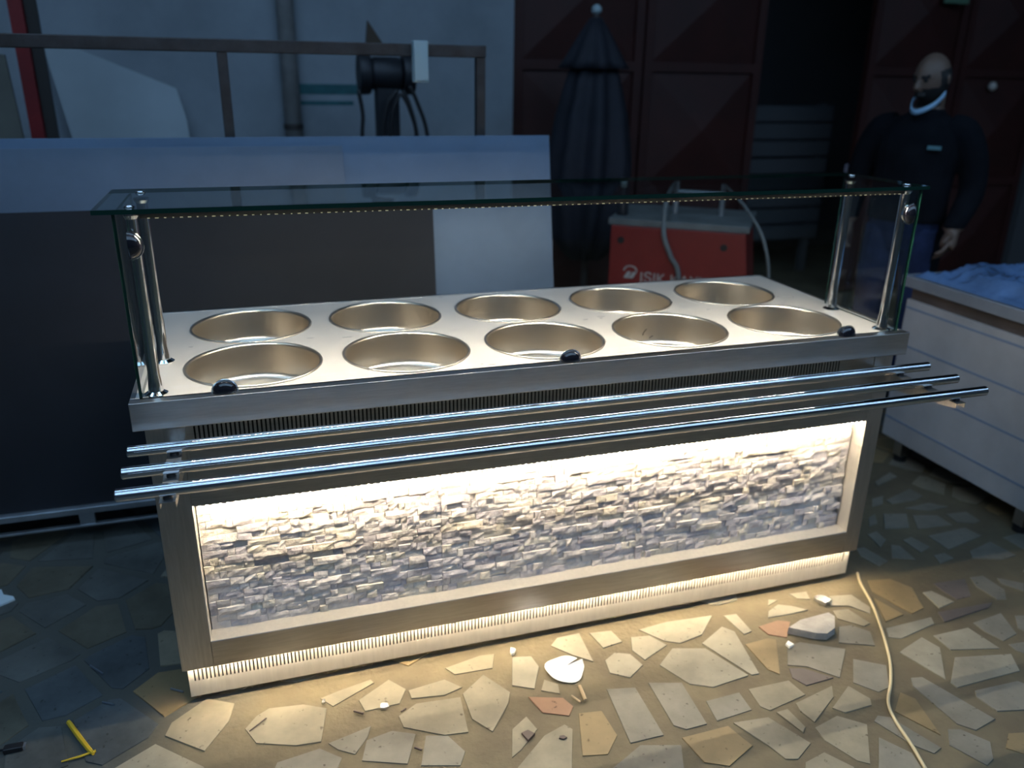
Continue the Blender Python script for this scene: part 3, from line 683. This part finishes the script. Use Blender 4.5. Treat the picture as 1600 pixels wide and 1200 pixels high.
# ---------------------------------------------------------------- red gates in the back wall
GRED = mat('gate_red', (0.055, 0.011, 0.008, 1), 0.6, 0, col2=(0.035, 0.008, 0.006, 1), vscale=3)
def gate(name, x0, x1, leaves, y):
    g = empty(name, (x0, y, 0)); g['kind'] = 'structure'
    W = (x1-x0)/leaves
    for k in range(leaves):
        a, b = k*W+0.008, (k+1)*W-0.008
        lf = obj('leaf', box(nb(), a, b, 0.02, 0.05, 0.02, 2.88), GRED, g)
        bm = nb()
        box(bm, a, a+0.06, -0.005, 0.0198, 0.02, 2.88); box(bm, b-0.06, b, -0.005, 0.0198, 0.02, 2.88)
        for z in (0.02, 0.82, 1.64, 2.44, 2.82): box(bm, a+0.06, b-0.06, -0.005, 0.0198, z, z+0.06)
        obj('leaf_frame', bm, GRED, lf)
        for z0, z1 in ((0.08, 0.82), (0.88, 1.64), (1.70, 2.44)):
            bm = nb(); c = bm.verts.new(((a+b)/2, -0.055, (z0+z1)/2))
            q = [bm.verts.new(p) for p in ((a+0.062, 0.019, z0+0.002), (b-0.062, 0.019, z0+0.002), (b-0.062, 0.019, z1-0.002), (a+0.062, 0.019, z1-0.002))]
            for i in range(4): bm.faces.new((q[i], q[(i+1) % 4], c))
            bm.faces.new(q[::-1]); obj('pyramid_panel', bm, GRED, lf)
    return g
gate('door_1', xg0+0.01, xg1, 2, WY+0.06)
xg3 = at_y(1578, 60, WY).x
d2 = gate('door_2', xg2, 6.4, 2, WY+0.06)
kb = at_y(1552, 135, WY+0.02)
bm = nb(); lathe(bm, [(0, 0), (0.02, 0), (0.032, 0.02), (0.032, 0.035), (0.02, 0.05), (0, 0.054)], 18, (kb.x-xg2, -0.006, kb.z), Matrix.Rotation(PI/2, 4, 'X')); tag(obj('door_knob', bm, mat('white_knob', (0.6, 0.55, 0.5, 1), 0.3), d2, smooth=True), 'round white knob')
sg = at_y(1492, -6, WY)
sn = tag(obj('wall_sign', box(nb(), sg.x-0.11, sg.x+0.11, WY-0.03, WY-0.02, sg.z-0.05, sg.z+0.09), mat('green_sign', (0.10, 0.20, 0.13, 1), 0.5), bevel=0.002), 'small pale green sign on the red gate above the man', 'sign')
# rack in the doorway
GREYS = mat('grey_slat', (0.085, 0.09, 0.10, 1), 0.6)
rk0, rk1 = xg1+0.10, xg2+0.35; yk = 4.2
rk = empty('slatted_rack', (rk0, yk, 0), 'dark grey slatted rack standing in the black doorway', 'rack')
for k in range(8): obj('slat', box(nb(), 0, rk1-rk0, 0, 0.03, 0.30+k*0.14, 0.42+k*0.14), GREYS, rk, bevel=0.004)
for x in (0.05, rk1-rk0-0.11): obj('post', box(nb(), x, x+0.06, 0.031, 0.09, 0.003, 1.42), GREYS, rk)

# ---------------------------------------------------------------- closed parasol
yu = 2.85; ut = at_y(932, 22, yu); ux = ut.x
CANV = mat('black_canvas', (0.012, 0.013, 0.022, 1), 0.75, 0, var=0.3, vscale=6)
pa = empty('closed_parasol', (ux, yu, 0), 'closed black parasol standing in front of the red gate', 'parasol')
def folded(z_r, n=64, folds=8):
    bm = nb(); R_ = []
    for i, (z, r, amp) in enumerate(z_r):
        R_.append([bm.verts.new(((r*(1+amp*math.cos(folds*2*PI*k/n+0.4*i)))*math.cos(2*PI*k/n), (r*(1+amp*math.cos(folds*2*PI*k/n+0.4*i)))*math.sin(2*PI*k/n), z)) for k in range(n)])
    for A_, B_ in zip(R_, R_[1:]):
        for k in range(n): bm.faces.new((A_[k], A_[(k+1) % n], B_[(k+1) % n], B_[k]))
    bm.faces.new(R_[-1][::-1]); bm.faces.new(R_[0]); return bm
zt = ut.z
obj('canopy', folded([(zt-0.03, 0.03, 0), (zt-0.15, 0.085, 0.08), (zt-0.35, 0.15, 0.12), (zt-0.55, 0.195, 0.14), (zt-0.80, 0.225, 0.16), (zt-1.05, 0.225, 0.18), (zt-1.25, 0.19, 0.25), (zt-1.4, 0.10, 0.2)]), CANV, pa, smooth=True)
obj('vent_skirt', folded([(zt-0.02, 0.035, 0), (zt-0.10, 0.09, 0.05), (zt-0.24, 0.165, 0.10), (zt-0.29, 0.19, 0.14), (zt-0.291, 0.17, 0.14)]), CANV, pa, smooth=True)
bm = nb(); cyl(bm, (0, 0, 0.05), (0, 0, zt), 0.02, n=12); obj('pole', bm, RUSTY, pa)
bm = nb(); lathe(bm, [(0, 0), (0.018, 0), (0.03, 0.015), (0.028, 0.035), (0.012, 0.05), (0, 0.052)], 16, (0, 0, zt)); tag(obj('finial', bm, SWB, pa, smooth=True), 'pale round finial')
bm = nb(); lathe(bm, [(0, 0.003), (0.25, 0.003), (0.25, 0.04), (0.06, 0.07), (0.03, 0.16), (0, 0.16)], 28); auto_smooth(obj('base', bm, IRON, pa))

# ---------------------------------------------------------------- red machine
MRED = mat('machine_red', (0.20, 0.016, 0.014, 1), 0.45, 0, var=0.12, vscale=5)
MGREY = mat('machine_grey', (0.14, 0.15, 0.15, 1), 0.55, var=0.25, vscale=8)
ma = at_y(955, 351, 2.0); zt_ = ma.z; mb = at_z(1166, 366, zt_)
ang = math.atan2(mb.y-ma.y, mb.x-ma.x); mw = (mb-ma).length
wm = empty('welding_machine', (ma.x, ma.y, 0), 'red sloped-front welding machine with white lettering behind the counter', 'machine', rz=ang)
bm = nb(); S_ = [(0, 0.04), (0.55, 0.04), (0.55, zt_), (0, zt_)]
q = [bm.verts.new((0, y, z)) for y, z in S_]; r = [bm.verts.new((mw+(0.10 if z < 0.2 else 0), y, z)) for y, z in S_]
bm.faces.new(q); bm.faces.new(r[::-1])
for i in range(4): bm.faces.new((q[i], q[(i+1) % 4], r[(i+1) % 4], r[i]))
obj('housing', bm, MRED, wm, bevel=0.006)
obj('top_tray', box(nb(), -0.015, mw+0.015, 0.0, 0.55, zt_+0.001, zt_+0.035), MGREY, wm, bevel=0.004)
for x in (0.055, mw-0.10):
    bm = nb(); cyl(bm, (x, -0.004, zt_-0.075), (x, 0.0, zt_-0.075), 0.018, n=16); obj('slot_hole', bm, BLACK, wm)
for x in (0.28, 0.52):
    bm = nb(); tube(bm, [(x, 0.30, zt_+0.036), (x, 0.30, zt_+0.20)], 0.014, 10); obj('handle_upright', bm, GALV, wm)
bm = nb(); tube(bm, [(0.266, 0.30, zt_+0.15), (0.534, 0.30, zt_+0.15)], 0.012, 10); obj('handle_bar', bm, GALV, wm)
bm = nb(); tube(bm, catmull([(0.27, 0.28, zt_+0.19), (0.26, 0.10, zt_+0.13), (0.275, -0.02, zt_-0.02), (0.32, -0.035, zt_-0.13), (0.37, -0.035, zt_-0.24), (0.38, -0.06, zt_-0.60), (0.37, -0.15, 0.02)], 8), 0.013, 8); obj('hose', bm, MGREY, wm, smooth=True)
bm = nb(); tube(bm, catmull([(0.53, 0.25, zt_+0.20), (0.66, 0.12, zt_+0.10), (mw+0.09, 0.05, zt_-0.05), (mw+0.14, 0.0, zt_-0.30), (mw+0.15, -0.05, 0.02)], 8), 0.008, 8); obj('cable', bm, MGREY, wm, smooth=True)
for x in (0.06, mw-0.06):
    for y in (0.08, 0.47):
        bm = nb(); cyl(bm, (x-0.02, y, 0.038), (x+0.02, y, 0.038), 0.0345, n=18); obj('wheel', bm, BLACK, wm)
def text_mesh(name, s, size, m, parent, loc, rot):
    cu = D.curves.new(name, 'FONT'); cu.body = s; cu.size = size; cu.extrude = 0.0008; cu.resolution_u = 2
    o = D.objects.new(name, cu); COL.objects.link(o)
    me = D.meshes.new_from_object(o.evaluated_get(bpy.context.evaluated_depsgraph_get())); D.objects.remove(o)
    me.materials.clear(); o = link(name, me, m, parent); o.location = loc; o.rotation_euler = rot; return o
WPAINT = mat('white_paint', (0.42, 0.40, 0.38, 1), 0.5)
text_mesh('lettering', 'I\u015eIK KAYNAK', 0.075, WPAINT, wm, (0.165, -0.0012, zt_-0.285), (PI/2, 0, 0))
bm = nb()
for a, b, c, d in (((0.08, -0.27), (0.105, -0.27), (0.12, -0.235), (0.10, -0.235)), ((0.105, -0.27), (0.13, -0.27), (0.15, -0.235), (0.13, -0.235))):
    plate(bm, [(p[0], -0.0022, zt_+p[1]) for p in (a, b, c, d)], 0.0015)
for k in range(12):
    t0, t1 = k/12*PI, (k+1)/12*PI
    plate(bm, [(0.115+r*math.cos(t), -0.0022, zt_-0.232+r*0.8*math.sin(t)) for r, t in ((0.030, t0), (0.037, t0), (0.037, t1), (0.030, t1))], 0.0015)
obj('emblem', bm, WPAINT, wm)
# small white bottle on the tray
bt = wm.matrix_basis @ Vector((0.03, 0.12, zt_+0.0355))
bm = nb(); lathe(bm, [(0, 0), (0.028, 0), (0.030, 0.01), (0.030, 0.09), (0.012, 0.115), (0.012, 0.14), (0, 0.14)], 18, bt)
bo = tag(obj('small_bottle', bm, IRON, smooth=True), 'small dark bottle with pale cap on the red machine', 'bottle')
bm = nb(); lathe(bm, [(0, 0), (0.016, 0), (0.016, 0.04), (0.012, 0.045), (0, 0.045)], 14, bt+Vector((0, 0, 0.1405))); obj('cap', bm, SWB, bo, smooth=True)

# ---------------------------------------------------------------- film-wrapped cabinet on the right
CF = mat('film_on_steel', (0.52, 0.52, 0.54, 1), 0.42, 0.25, var=0.12, vscale=3, bump=0.06, bscale=5)
CTOPM = mat('worktop_film', (0.30, 0.32, 0.36, 1), 0.4, 0.3, var=0.15, vscale=4)
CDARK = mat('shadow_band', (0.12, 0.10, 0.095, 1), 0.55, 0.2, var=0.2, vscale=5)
STRIPE = mat('blue_film_print', (0.22, 0.28, 0.40, 1), 0.4)
CX = 2.96; cy0, cy1 = -0.75, 0.86
cb = empty('wrapped_cabinet', (CX, 0, 0), 'steel cabinet wrapped in blue-striped protective film beside the counter', 'cabinet')
obj('body', box(nb(), 0, 0.75, cy0, cy1, 0.105, 0.735), CF, cb, bevel=0.003)
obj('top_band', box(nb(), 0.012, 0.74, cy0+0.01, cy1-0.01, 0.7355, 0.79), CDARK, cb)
obj('worktop', box(nb(), -0.028, 0.77, cy0-0.02, cy1+0.02, 0.7905, 0.838), CTOPM, cb, bevel=0.004)
for x in (0.025, 0.68):
    for y in (0.135, 0.775, cy0+0.06):
        lg = obj('leg', box(nb(), x, x+0.045, y-0.022, y+0.022, 0.03, 0.105), STEELV, cb)
        bm = nb(); cyl(bm, (x+0.022, y, 0.0035), (x+0.022, y, 0.03), 0.028, n=16); obj('foot', bm, BLACK, lg)
def at_x(u, v, x):
    d = pix(u, v); return CAM + d*((x-CAM.x)/d.x)
for a, b in (((1425, 485), (1593, 538)), ((1425, 547), (1593, 610)), ((1490, 642), (1595, 682)), ((1395, 660), (1595, 752))):
    z = (at_x(*a, CX).z + at_x(*b, CX).z)/2
    obj('film_stripe', box(nb(), -0.0012, -0.0001, cy0+0.005, cy1-0.005, z-0.005, z+0.005), STRIPE, cb)
PLAS = mat('crumpled_film', (0.10, 0.18, 0.34, 1), 0.2, 0.0, var=0.35, vscale=5, spec=0.8, coat=0.5)
from mathutils import noise
bm = nb(); NX, NY = 56, 116; G = []
for i in range(NX+1):
    row = []
    for j in range(NY+1):
        x, y = -0.015+i/NX*0.76, -0.72+j/NY*1.56
        h = 0.045*(1-abs(noise.noise(Vector((x*5, y*4.5, 1.3)))))**2 - 0.015 + 0.022*(1-abs(noise.noise(Vector((x*15, y*12, 4.1))))*1.6) + abs(noise.noise(Vector((x*40, y*33, 9))))*0.012
        e = min(1, min(i, NX-i)/7, min(j, NY-j)/7)
        row.append(bm.verts.new((CX+x, y, 0.841+(0.012+max(0, h))*e)))
    G.append(row)
for i in range(NX):
    for j in range(NY): bm.faces.new((G[i][j], G[i+1][j], G[i+1][j+1], G[i][j+1]))
tag(obj('plastic_film', bm, PLAS, smooth=True), 'crumpled bluish plastic film lying on the wrapped cabinet', 'plastic film')

# ---------------------------------------------------------------- things on the floor
FZ = 0.0036
def fl(u, v, z=FZ): return at_z(u, v, z)
WIRE = mat('cream_cable', (0.55, 0.46, 0.28, 1), 0.45)
P = [fl(u, v, 0.0085) for u, v in ((1326, 884), (1345, 912), (1363, 945), (1378, 985), (1390, 1030), (1392, 1065), (1388, 1098), (1400, 1127), (1425, 1165), (1450, 1207), (1480, 1250))]
P[0] = Vector((P[0].x, 0.06, 0.0085))
bm = nb(); tube(bm, catmull(P, 8), 0.0045, 8); tag(obj('power_cable', bm, WIRE, smooth=True), 'thin cream power cable running from under the counter across the floor', 'cable')
# white disc with a slit
DISC = mat('white_card', (0.88, 0.87, 0.84, 1), 0.5)
c = fl(883, 1046); bm = nb(); n = 30; top = []; low = []
cv = bm.verts.new((c.x, c.y, FZ+0.013)); cl = bm.verts.new((c.x, c.y, FZ+0.0118))
for k in range(n+1):
    a = 0.55+(2*PI-0.35)*k/n; r = 0.056*(1+0.05*math.sin(3*a)+0.03*math.cos(5*a)); h = 0.0015+0.004*(0.5+0.5*math.sin(2*a+1))+(0.010 if k == n else 0)
    top.append(bm.verts.new((c.x+r*math.cos(a), c.y+r*math.sin(a), FZ+h))); low.append(bm.verts.new((c.x+r*math.cos(a), c.y+r*math.sin(a), FZ+h-0.0012)))
for k in range(n):
    bm.faces.new((cv, top[k], top[k+1])); bm.faces.new((cl, low[k+1], low[k])); bm.faces.new((top[k], low[k], low[k+1], top[k+1]))
bm.faces.new((cv, cl, low[0], top[0])); bm.faces.new((cv, top[n], low[n], cl))
tag(obj('white_disc', bm, DISC), 'slit white card disc lying on the paving before the counter', 'card disc')
WOOD = mat('pale_wood', (0.45, 0.34, 0.20, 1), 0.6)
for (u0, v0, u1, v1, lab) in ((906, 1072, 915, 1094, 'pale wooden stick end just below the white disc'), (893, 1087, 907, 1097, 'thin short splinter beside the pale stick by the white disc')):
    bm = nb(); tube(bm, [fl(u0, v0, 0.0095), fl(u1, v1, 0.0095)], 0.0052 if 'stick' in lab and 'thin' not in lab else 0.003, 8); tag(obj('wood_stick', bm, WOOD), lab, 'stick')
# broken stone slab
SLAB = mat('slab_stone', (0.34, 0.32, 0.29, 1), 0.7, 0, var=0.15, vscale=25, bump=0.2, bscale=80)
q = [at_z(1200+a/4, 900+b/4, 0.026) for a, b in ((125, 322), (200, 272), (380, 225), (420, 250), (422, 325), (372, 362), (300, 358))]
bm = nb(); prism(bm, [(p.x, p.y) for p in q], FZ, 0.026, 0.002); tag(obj('stone_slab', bm, SLAB), 'loose broken grey stone slab on the paving near the cable', 'stone')
def shard(name, u, v, su, sv, h, m, label, cat, seed=0, n=6, tilt=0.0):
    r_ = random.Random(seed); p = fl(u, v); a = fl(u+su, v); b = fl(u, v-sv); rx = (a-p).length; ry = (b-p).length
    ux_ = (a-p).normalized(); uy_ = Vector((-ux_.y, ux_.x, 0))
    pts = []
    for k in range(n):
        t = 2*PI*k/n+r_.uniform(-0.3, 0.3); s_ = r_.uniform(0.75, 1.1)
        w_ = p+ux_*rx*s_*math.cos(t)+uy_*ry*s_*math.sin(t); pts.append((w_.x, w_.y))
    bm = nb(); prism(bm, pts, FZ, FZ+h, 0.001); return tag(obj(name, bm, m), label, cat)
def sliver(name, u0, v0, u1, v1, r, m, label, cat):
    bm = nb(); tube(bm, [fl(u0, v0, FZ+r+0.0002), fl(u1, v1, FZ+r+0.0002)], r, 6); return tag(obj(name, bm, m), label, cat)
FOIL = mat('foil', (0.75, 0.75, 0.76, 1), 0.18, 0.9)
WHITE = mat('white_chip', (0.85, 0.84, 0.78, 1), 0.45)
DKB = mat('dark_chip', (0.07, 0.05, 0.045, 1), 0.6)
STEELB = mat('screw_steel', (0.45, 0.52, 0.62, 1), 0.3, 0.9)
YEL = mat('yellow_tape', (0.62, 0.42, 0.03, 1), 0.4)
shard('foil_scrap', 1285, 940, 13, 7, 0.012, FOIL, 'crumpled shiny foil scrap near the loose stone slab', 'foil', 1, 7)
shard('white_chip', 801, 1019, 5, 6, 0.008, WHITE, 'small white chip close to the counter plinth', 'chip', 2)
shard('white_chip', 1233, 1008, 8, 5, 0.006, WHITE, 'white triangular chip beside the loose stone slab', 'chip', 3, 4)
shard('white_chip', 506, 1097, 4, 4, 0.005, FOIL, 'tiny shiny chip on the large cream paving stone', 'chip', 4, 5)
shard('clear_scrap', 600, 1105, 8, 5, 0.005, FOIL, 'small crinkled clear scrap between the dark slivers', 'scrap', 5, 7)
shard('dark_chip', 825, 1150, 11, 9, 0.006, DKB, 'dark square chip on the paving below the pink stone', 'chip', 6, 4)
shard('dark_chip', 880, 1153, 8, 4, 0.004, DKB, 'small dark flake right of the dark square chip', 'chip', 7, 5)
sliver('dark_sliver', 553, 1111, 568, 1115, 0.0035, DKB, 'thick dark sliver beside the crinkled clear scrap', 'sliver')
sliver('dark_sliver', 627, 1112, 634, 1107, 0.0028, DKB, 'short slanted dark sliver right of the clear scrap', 'sliver')
sliver('dark_sliver', 648, 1168, 659, 1172, 0.003, DKB, 'short dark sliver lying across a mortar joint', 'sliver')
sliver('wire_bit', 390, 1142, 416, 1122, 0.0016, DKB, 'thin bent wire bit on the large cream stone', 'wire')
sliver('screw', 141, 1040, 161, 1053, 0.0028, STEELB, 'longest bluish screw on the dirty floor left of the counter', 'screw')
sliver('screw', 267, 1076, 286, 1081, 0.0028, STEELB, 'bluish screw right beside the counter plinth corner', 'screw')
sliver('screw', 160, 1097, 178, 1101, 0.0024, STEELB, 'thin bluish screw between the yellow tie and the long screw', 'screw')
bm = nb(); pts = [fl(u, v, FZ+0.004) for u, v in ((107, 1128), (125, 1153), (140, 1172), (146, 1178))]
tube(bm, pts, [0.006, 0.0065, 0.006, 0.004], 6); tube(bm, [fl(150, 1173, FZ+0.0035), fl(125, 1182, FZ+0.0035), (fl(96, 1190, FZ+0.003))], [0.0035, 0.003, 0.002], 6)
tag(obj('yellow_tie', bm, YEL), 'bent yellow plastic tie lying on the floor', 'plastic tie')
WSC = mat('white_plastic', (0.55, 0.66, 0.72, 1), 0.4)
q = [fl(u, v) for u, v in ((-30, 925), (3, 923), (6, 931), (22, 934), (24, 938), (0, 948), (-40, 958))]
bm = nb(); prism(bm, [(p.x, p.y) for p in q], FZ, FZ+0.006, 0.001); tag(obj('plastic_scrap', bm, WSC), 'notched white plastic scrap on the dirty floor by the trolley', 'scrap')
k = empty('clip_lead', fl(22, 1172), 'small black clip with a lead on the floor by the yellow tie', 'clip')
bm = nb(); box(bm, -0.022, 0.022, -0.011, 0.011, 0, 0.014); obj('clip_body', bm, BLACK, k, bevel=0.003)
bm = nb(); box(bm, 0.0222, 0.028, -0.008, 0.008, 0.001, 0.011); obj('metal_end', bm, FOIL, k)
bm = nb(); tube(bm, catmull([(-0.0205, 0, 0.006), (-0.05, 0.006, 0.004), (-0.09, -0.004, 0.004), (-0.14, 0.01, 0.004)], 6), 0.003, 6); obj('lead', bm, BLACK, k)

# ---------------------------------------------------------------- the man by the gate
def eval_mesh(o):
    dg = bpy.context.evaluated_depsgraph_get(); dg.update()
    me = D.meshes.new_from_object(o.evaluated_get(dg)); return me
def person():
    bm = nb()
    def loft(rings, n=20):
        R_ = [[bm.verts.new((cx+rx*math.cos(2*PI*k/n), cy+ry*math.sin(2*PI*k/n), z)) for k in range(n)] for cx, cy, z, rx, ry in rings]
        for A_, B_ in zip(R_, R_[1:]):
            for k in range(n): bm.faces.new((A_[k], A_[(k+1) % n], B_[(k+1) % n], B_[k]))
        bm.faces.new(R_[0][::-1]); bm.faces.new(R_[-1])
    loft([(0, 0.005, 0.80, 0.12, 0.10), (0, 0.005, 0.88, 0.165, 0.125), (0, 0, 0.935, 0.178, 0.135), (0, 0, 0.96, 0.190, 0.145), (0, -0.01, 1.06, 0.185, 0.145), (0, -0.005, 1.18, 0.190, 0.140), (0, 0.0, 1.28, 0.200, 0.135),
          (0, 0.008, 1.36, 0.205, 0.120), (0.005, 0.012, 1.42, 0.175, 0.098), (0.006, 0.012, 1.445, 0.13, 0.088), (0.008, 0.012, 1.46, 0.095, 0.08), (0.012, 0.010, 1.49, 0.068, 0.066), (0.025, 0.0, 1.56, 0.055, 0.058)])
    def limb(pts): tube(bm, catmull([p[:3] for p in pts], 4), [r for i in range(len(pts)-1) for r in [pts[i][3]+(pts[i+1][3]-pts[i][3])*t/4 for t in range(4)]]+[pts[-1][3]], 14)
    for s in (-1, 1):
        limb([(s*0.12, 0.012, 1.40, 0.07), (s*0.185, 0.018, 1.375, 0.080), (s*0.235, 0.025, 1.29, 0.074), (s*0.262, 0.03, 1.20, 0.066), (s*0.272, 0.02, 1.10, 0.060), (s*0.262, -0.055, 1.01, 0.054), (s*0.250, -0.110, 0.95, 0.046), (s*0.252, -0.122, 0.93, 0.032)])
        limb([(s*0.085, 0.0, 0.90, 0.105), (s*0.098, -0.003, 0.78, 0.100), (s*0.105, -0.008, 0.64, 0.088), (s*0.11, -0.012, 0.50, 0.074), (s*0.112, 0.010, 0.36, 0.072), (s*0.115, 0.022, 0.20, 0.066), (s*0.116, 0.022, 0.09, 0.062)])
        limb([(s*0.116, 0.055, 0.05, 0.036), (s*0.118, 0.0, 0.055, 0.045), (s*0.124, -0.09, 0.046, 0.044), (s*0.13, -0.17, 0.036, 0.030)])
    # hands
    for s in (-1, 1):
        w0 = Vector((s*0.255, -0.125, 0.925)); dn = Vector((-s*0.06, -0.55, -0.82)).normalized(); sd = Vector((s*0.25, -0.80, 0.55)).normalized()
        sd = (sd - dn*sd.dot(dn)).normalized(); inn = dn.cross(sd)*1.0
        if inn.x*s > 0: inn = -inn
        tube(bm, [w0-dn*0.02, w0+dn*0.02, w0+dn*0.05, w0+dn*0.085], [0.03, 0.033, 0.038, 0.034], 10)
        for k, ln in enumerate((0.070, 0.080, 0.074, 0.058)):
            b = w0+dn*0.08+sd*(0.036-0.024*k)
            tube(bm, [b, b+dn*ln*0.45+inn*0.008, b+dn*ln*0.75+inn*0.022, b+dn*ln*0.92+inn*0.040], [0.0105, 0.0098, 0.009, 0.007], 8)
        b = w0+dn*0.03+sd*0.03
        tube(bm, [b, b+sd*0.025+dn*0.03+inn*0.012, b+sd*0.028+dn*0.062+inn*0.022], [0.013, 0.0115, 0.008], 8)
    # head
    HM = Matrix.Translation((0.03, -0.012, 1.535)) @ Matrix.Rotation(-0.42, 4, 'Z') @ Matrix.Rotation(0.20, 4, 'X') @ Matrix.Translation((0, -0.012, 0.092))
    h = nb(); bmesh.ops.create_uvsphere(h, u_segments=32, v_segments=24, radius=1)
    for q in h.verts:
        x, y, z = q.co
        X, Y, Z = 0.076*x, 0.096*y, 0.118*z
        if z < 0: X *= 1-0.26*(-z)**1.6; Y = Y*(1-0.22*(-z)**2) - 0.018*(-z)**1.5
        if z > 0: X *= 1-0.04*z
        if y < -0.6 and -0.1 < z < 0.25: Y *= 0.97
        q.co = HM @ Vector((X, Y, Z))
    me = D.meshes.new('h'); h.to_mesh(me); h.free(); bm.from_mesh(me); D.meshes.remove(me)
    n = nb(); tube(n, [HM @ Vector(p) for p in ((0, -0.088, 0.025), (0, -0.100, 0.0), (0, -0.112, -0.022), (0, -0.098, -0.036))], [0.009, 0.011, 0.016, 0.012], 8)
    tube(n, [HM @ Vector(p) for p in ((-0.05, -0.072, 0.026), (0, -0.090, 0.030), (0.05, -0.072, 0.026))], [0.008, 0.010, 0.008], 8)
    tube(n, [HM @ Vector(p) for p in ((-0.028, -0.086, -0.062), (0, -0.098, -0.060), (0.028, -0.086, -0.062))], [0.007, 0.010, 0.007], 8)
    for s in (-1, 1): tube(n, [HM @ Vector((s*0.074, 0.008, z)) for z in (-0.035, -0.015, 0.01, 0.026)], [0.007, 0.013, 0.016, 0.009], 8)
    me = D.meshes.new('n'); n.to_mesh(me); n.free(); bm.from_mesh(me); D.meshes.remove(me)
    bmesh.ops.recalc_face_normals(bm, faces=bm.faces[:])
    me = D.meshes.new('raw'); bm.to_mesh(me); bm.free(); o = D.objects.new('raw', me); COL.objects.link(o)
    rm = o.modifiers.new('re', 'REMESH'); rm.mode = 'VOXEL'; rm.voxel_size = 0.0065
    sm = o.modifiers.new('sm', 'SMOOTH'); sm.factor = 0.5; sm.iterations = 3
    me = eval_mesh(o); D.objects.remove(o)
    SKIN = mat('skin', (0.15, 0.095, 0.07, 1), 0.5, var=0.08, vscale=20)
    SWEAT = mat('navy_sweater', (0.008, 0.009, 0.012, 1), 0.95, spec=0.08, var=0.2, vscale=10, bump=0.3, bscale=14)
    JEAN = mat('blue_denim', (0.022, 0.034, 0.085, 1), 0.9, spec=0.15, var=0.3, vscale=9, bump=0.2, bscale=18)
    HAIR = mat('dark_hair', (0.012, 0.011, 0.011, 1), 0.7)
    me.materials.clear()
    for m in (SKIN, SWEAT, JEAN, HAIR, BLACK): me.materials.append(m)
    HI = HM.inverted(); verts = me.vertices
    for p in me.polygons:
        p.use_smooth = True; c = p.center; l = HI @ c; k = 1
        if c.z < 0.085: k = 4
        elif c.z < 0.945 and not (abs(c.x) > 0.17 and c.z > 0.70): k = 2
        elif abs(c.x) > 0.17 and c.z < 0.945 and c.y < -0.08: k = 0
        elif c.z > 1.487:
            k = 0
            if l.z < -0.030 and l.z > -0.125 and l.y < 0.01 and not (abs(l.x) < 0.018 and l.z > -0.042): k = 3
            elif -0.07 < l.z < 0.045-0.25*max(0, -l.y) and (l.y > 0.02 or (l.y > -0.03 and abs(l.x) > 0.045)) and not (abs(l.x) > 0.083 and l.z < 0.03): k = 3
            elif 0.016 < l.z < 0.032 and l.y < -0.06 and 0.012 < abs(l.x) < 0.048: k = 3
        p.material_index = k
    me.name = 'person'
    f = (Vector((CAM.x, CAM.y))-Vector((3.54, 1.55))).normalized()*0.9 + Vector((-_R0.x, -_R0.y))*0.28; f.normalize()
    feet = at_y(1448, 160, 1.55)
    root = empty('person', (feet.x, 1.55, 0.0), 'balding bearded person in dark sweater and jeans standing behind the wrapped cabinet', 'person', rz=math.atan2(f.x, -f.y))
    link('body', me, None, root).location = (0, 0, -0.004)
    for s in (-1, 1):
        bm = nb(); bmesh.ops.create_uvsphere(bm, u_segments=12, v_segments=8, radius=0.011, matrix=HM @ Matrix.Translation((s*0.030, -0.083, 0.006))); obj('eye', bm, HAIR, root, smooth=True)
    pts = [(-0.072, -0.005, -0.070), (-0.062, -0.050, -0.105), (-0.035, -0.092, -0.128), (0, -0.108, -0.137), (0.035, -0.092, -0.128), (0.062, -0.050, -0.105), (0.072, -0.005, -0.070)]
    P = catmull([HM @ Vector(p) for p in pts], 5); bm = nb(); R_ = []
    for i, p in enumerate(P):
        out = (p - (HM @ Vector((0, -0.01, -0.10)))); out.z = 0; out.normalize(); u = Vector((0, 0, 1)); hh = 0.0125; t_ = 0.007
        R_.append([bm.verts.new(p+out*a+u*b) for a, b in ((t_, -hh), (t_, hh), (0, hh), (0, -hh))])
    for A_, B_ in zip(R_, R_[1:]):
        for k in range(4): bm.faces.new((A_[k], A_[(k+1) % 4], B_[(k+1) % 4], B_[k]))
    bm.faces.new(R_[0]); bm.faces.new(R_[-1][::-1])
    tag(obj('face_mask', bm, mat('mask_blue', (0.34, 0.55, 0.75, 1), 0.7), root, smooth=True), 'pale blue mask pulled under the chin')
    PATCH = mat('logo_patch', (0.10, 0.24, 0.28, 1), 0.6)
    obj('chest_logo', box(nb(), 0.075, 0.135, -0.140, -0.128, 1.300, 1.318), PATCH, root)
    obj('sleeve_patch', box(nb(), -0.345, -0.330, 0.0, 0.04, 1.15, 1.19), mat('sleeve_print', (0.12, 0.12, 0.16, 1), 0.6), root)
    return root
person()
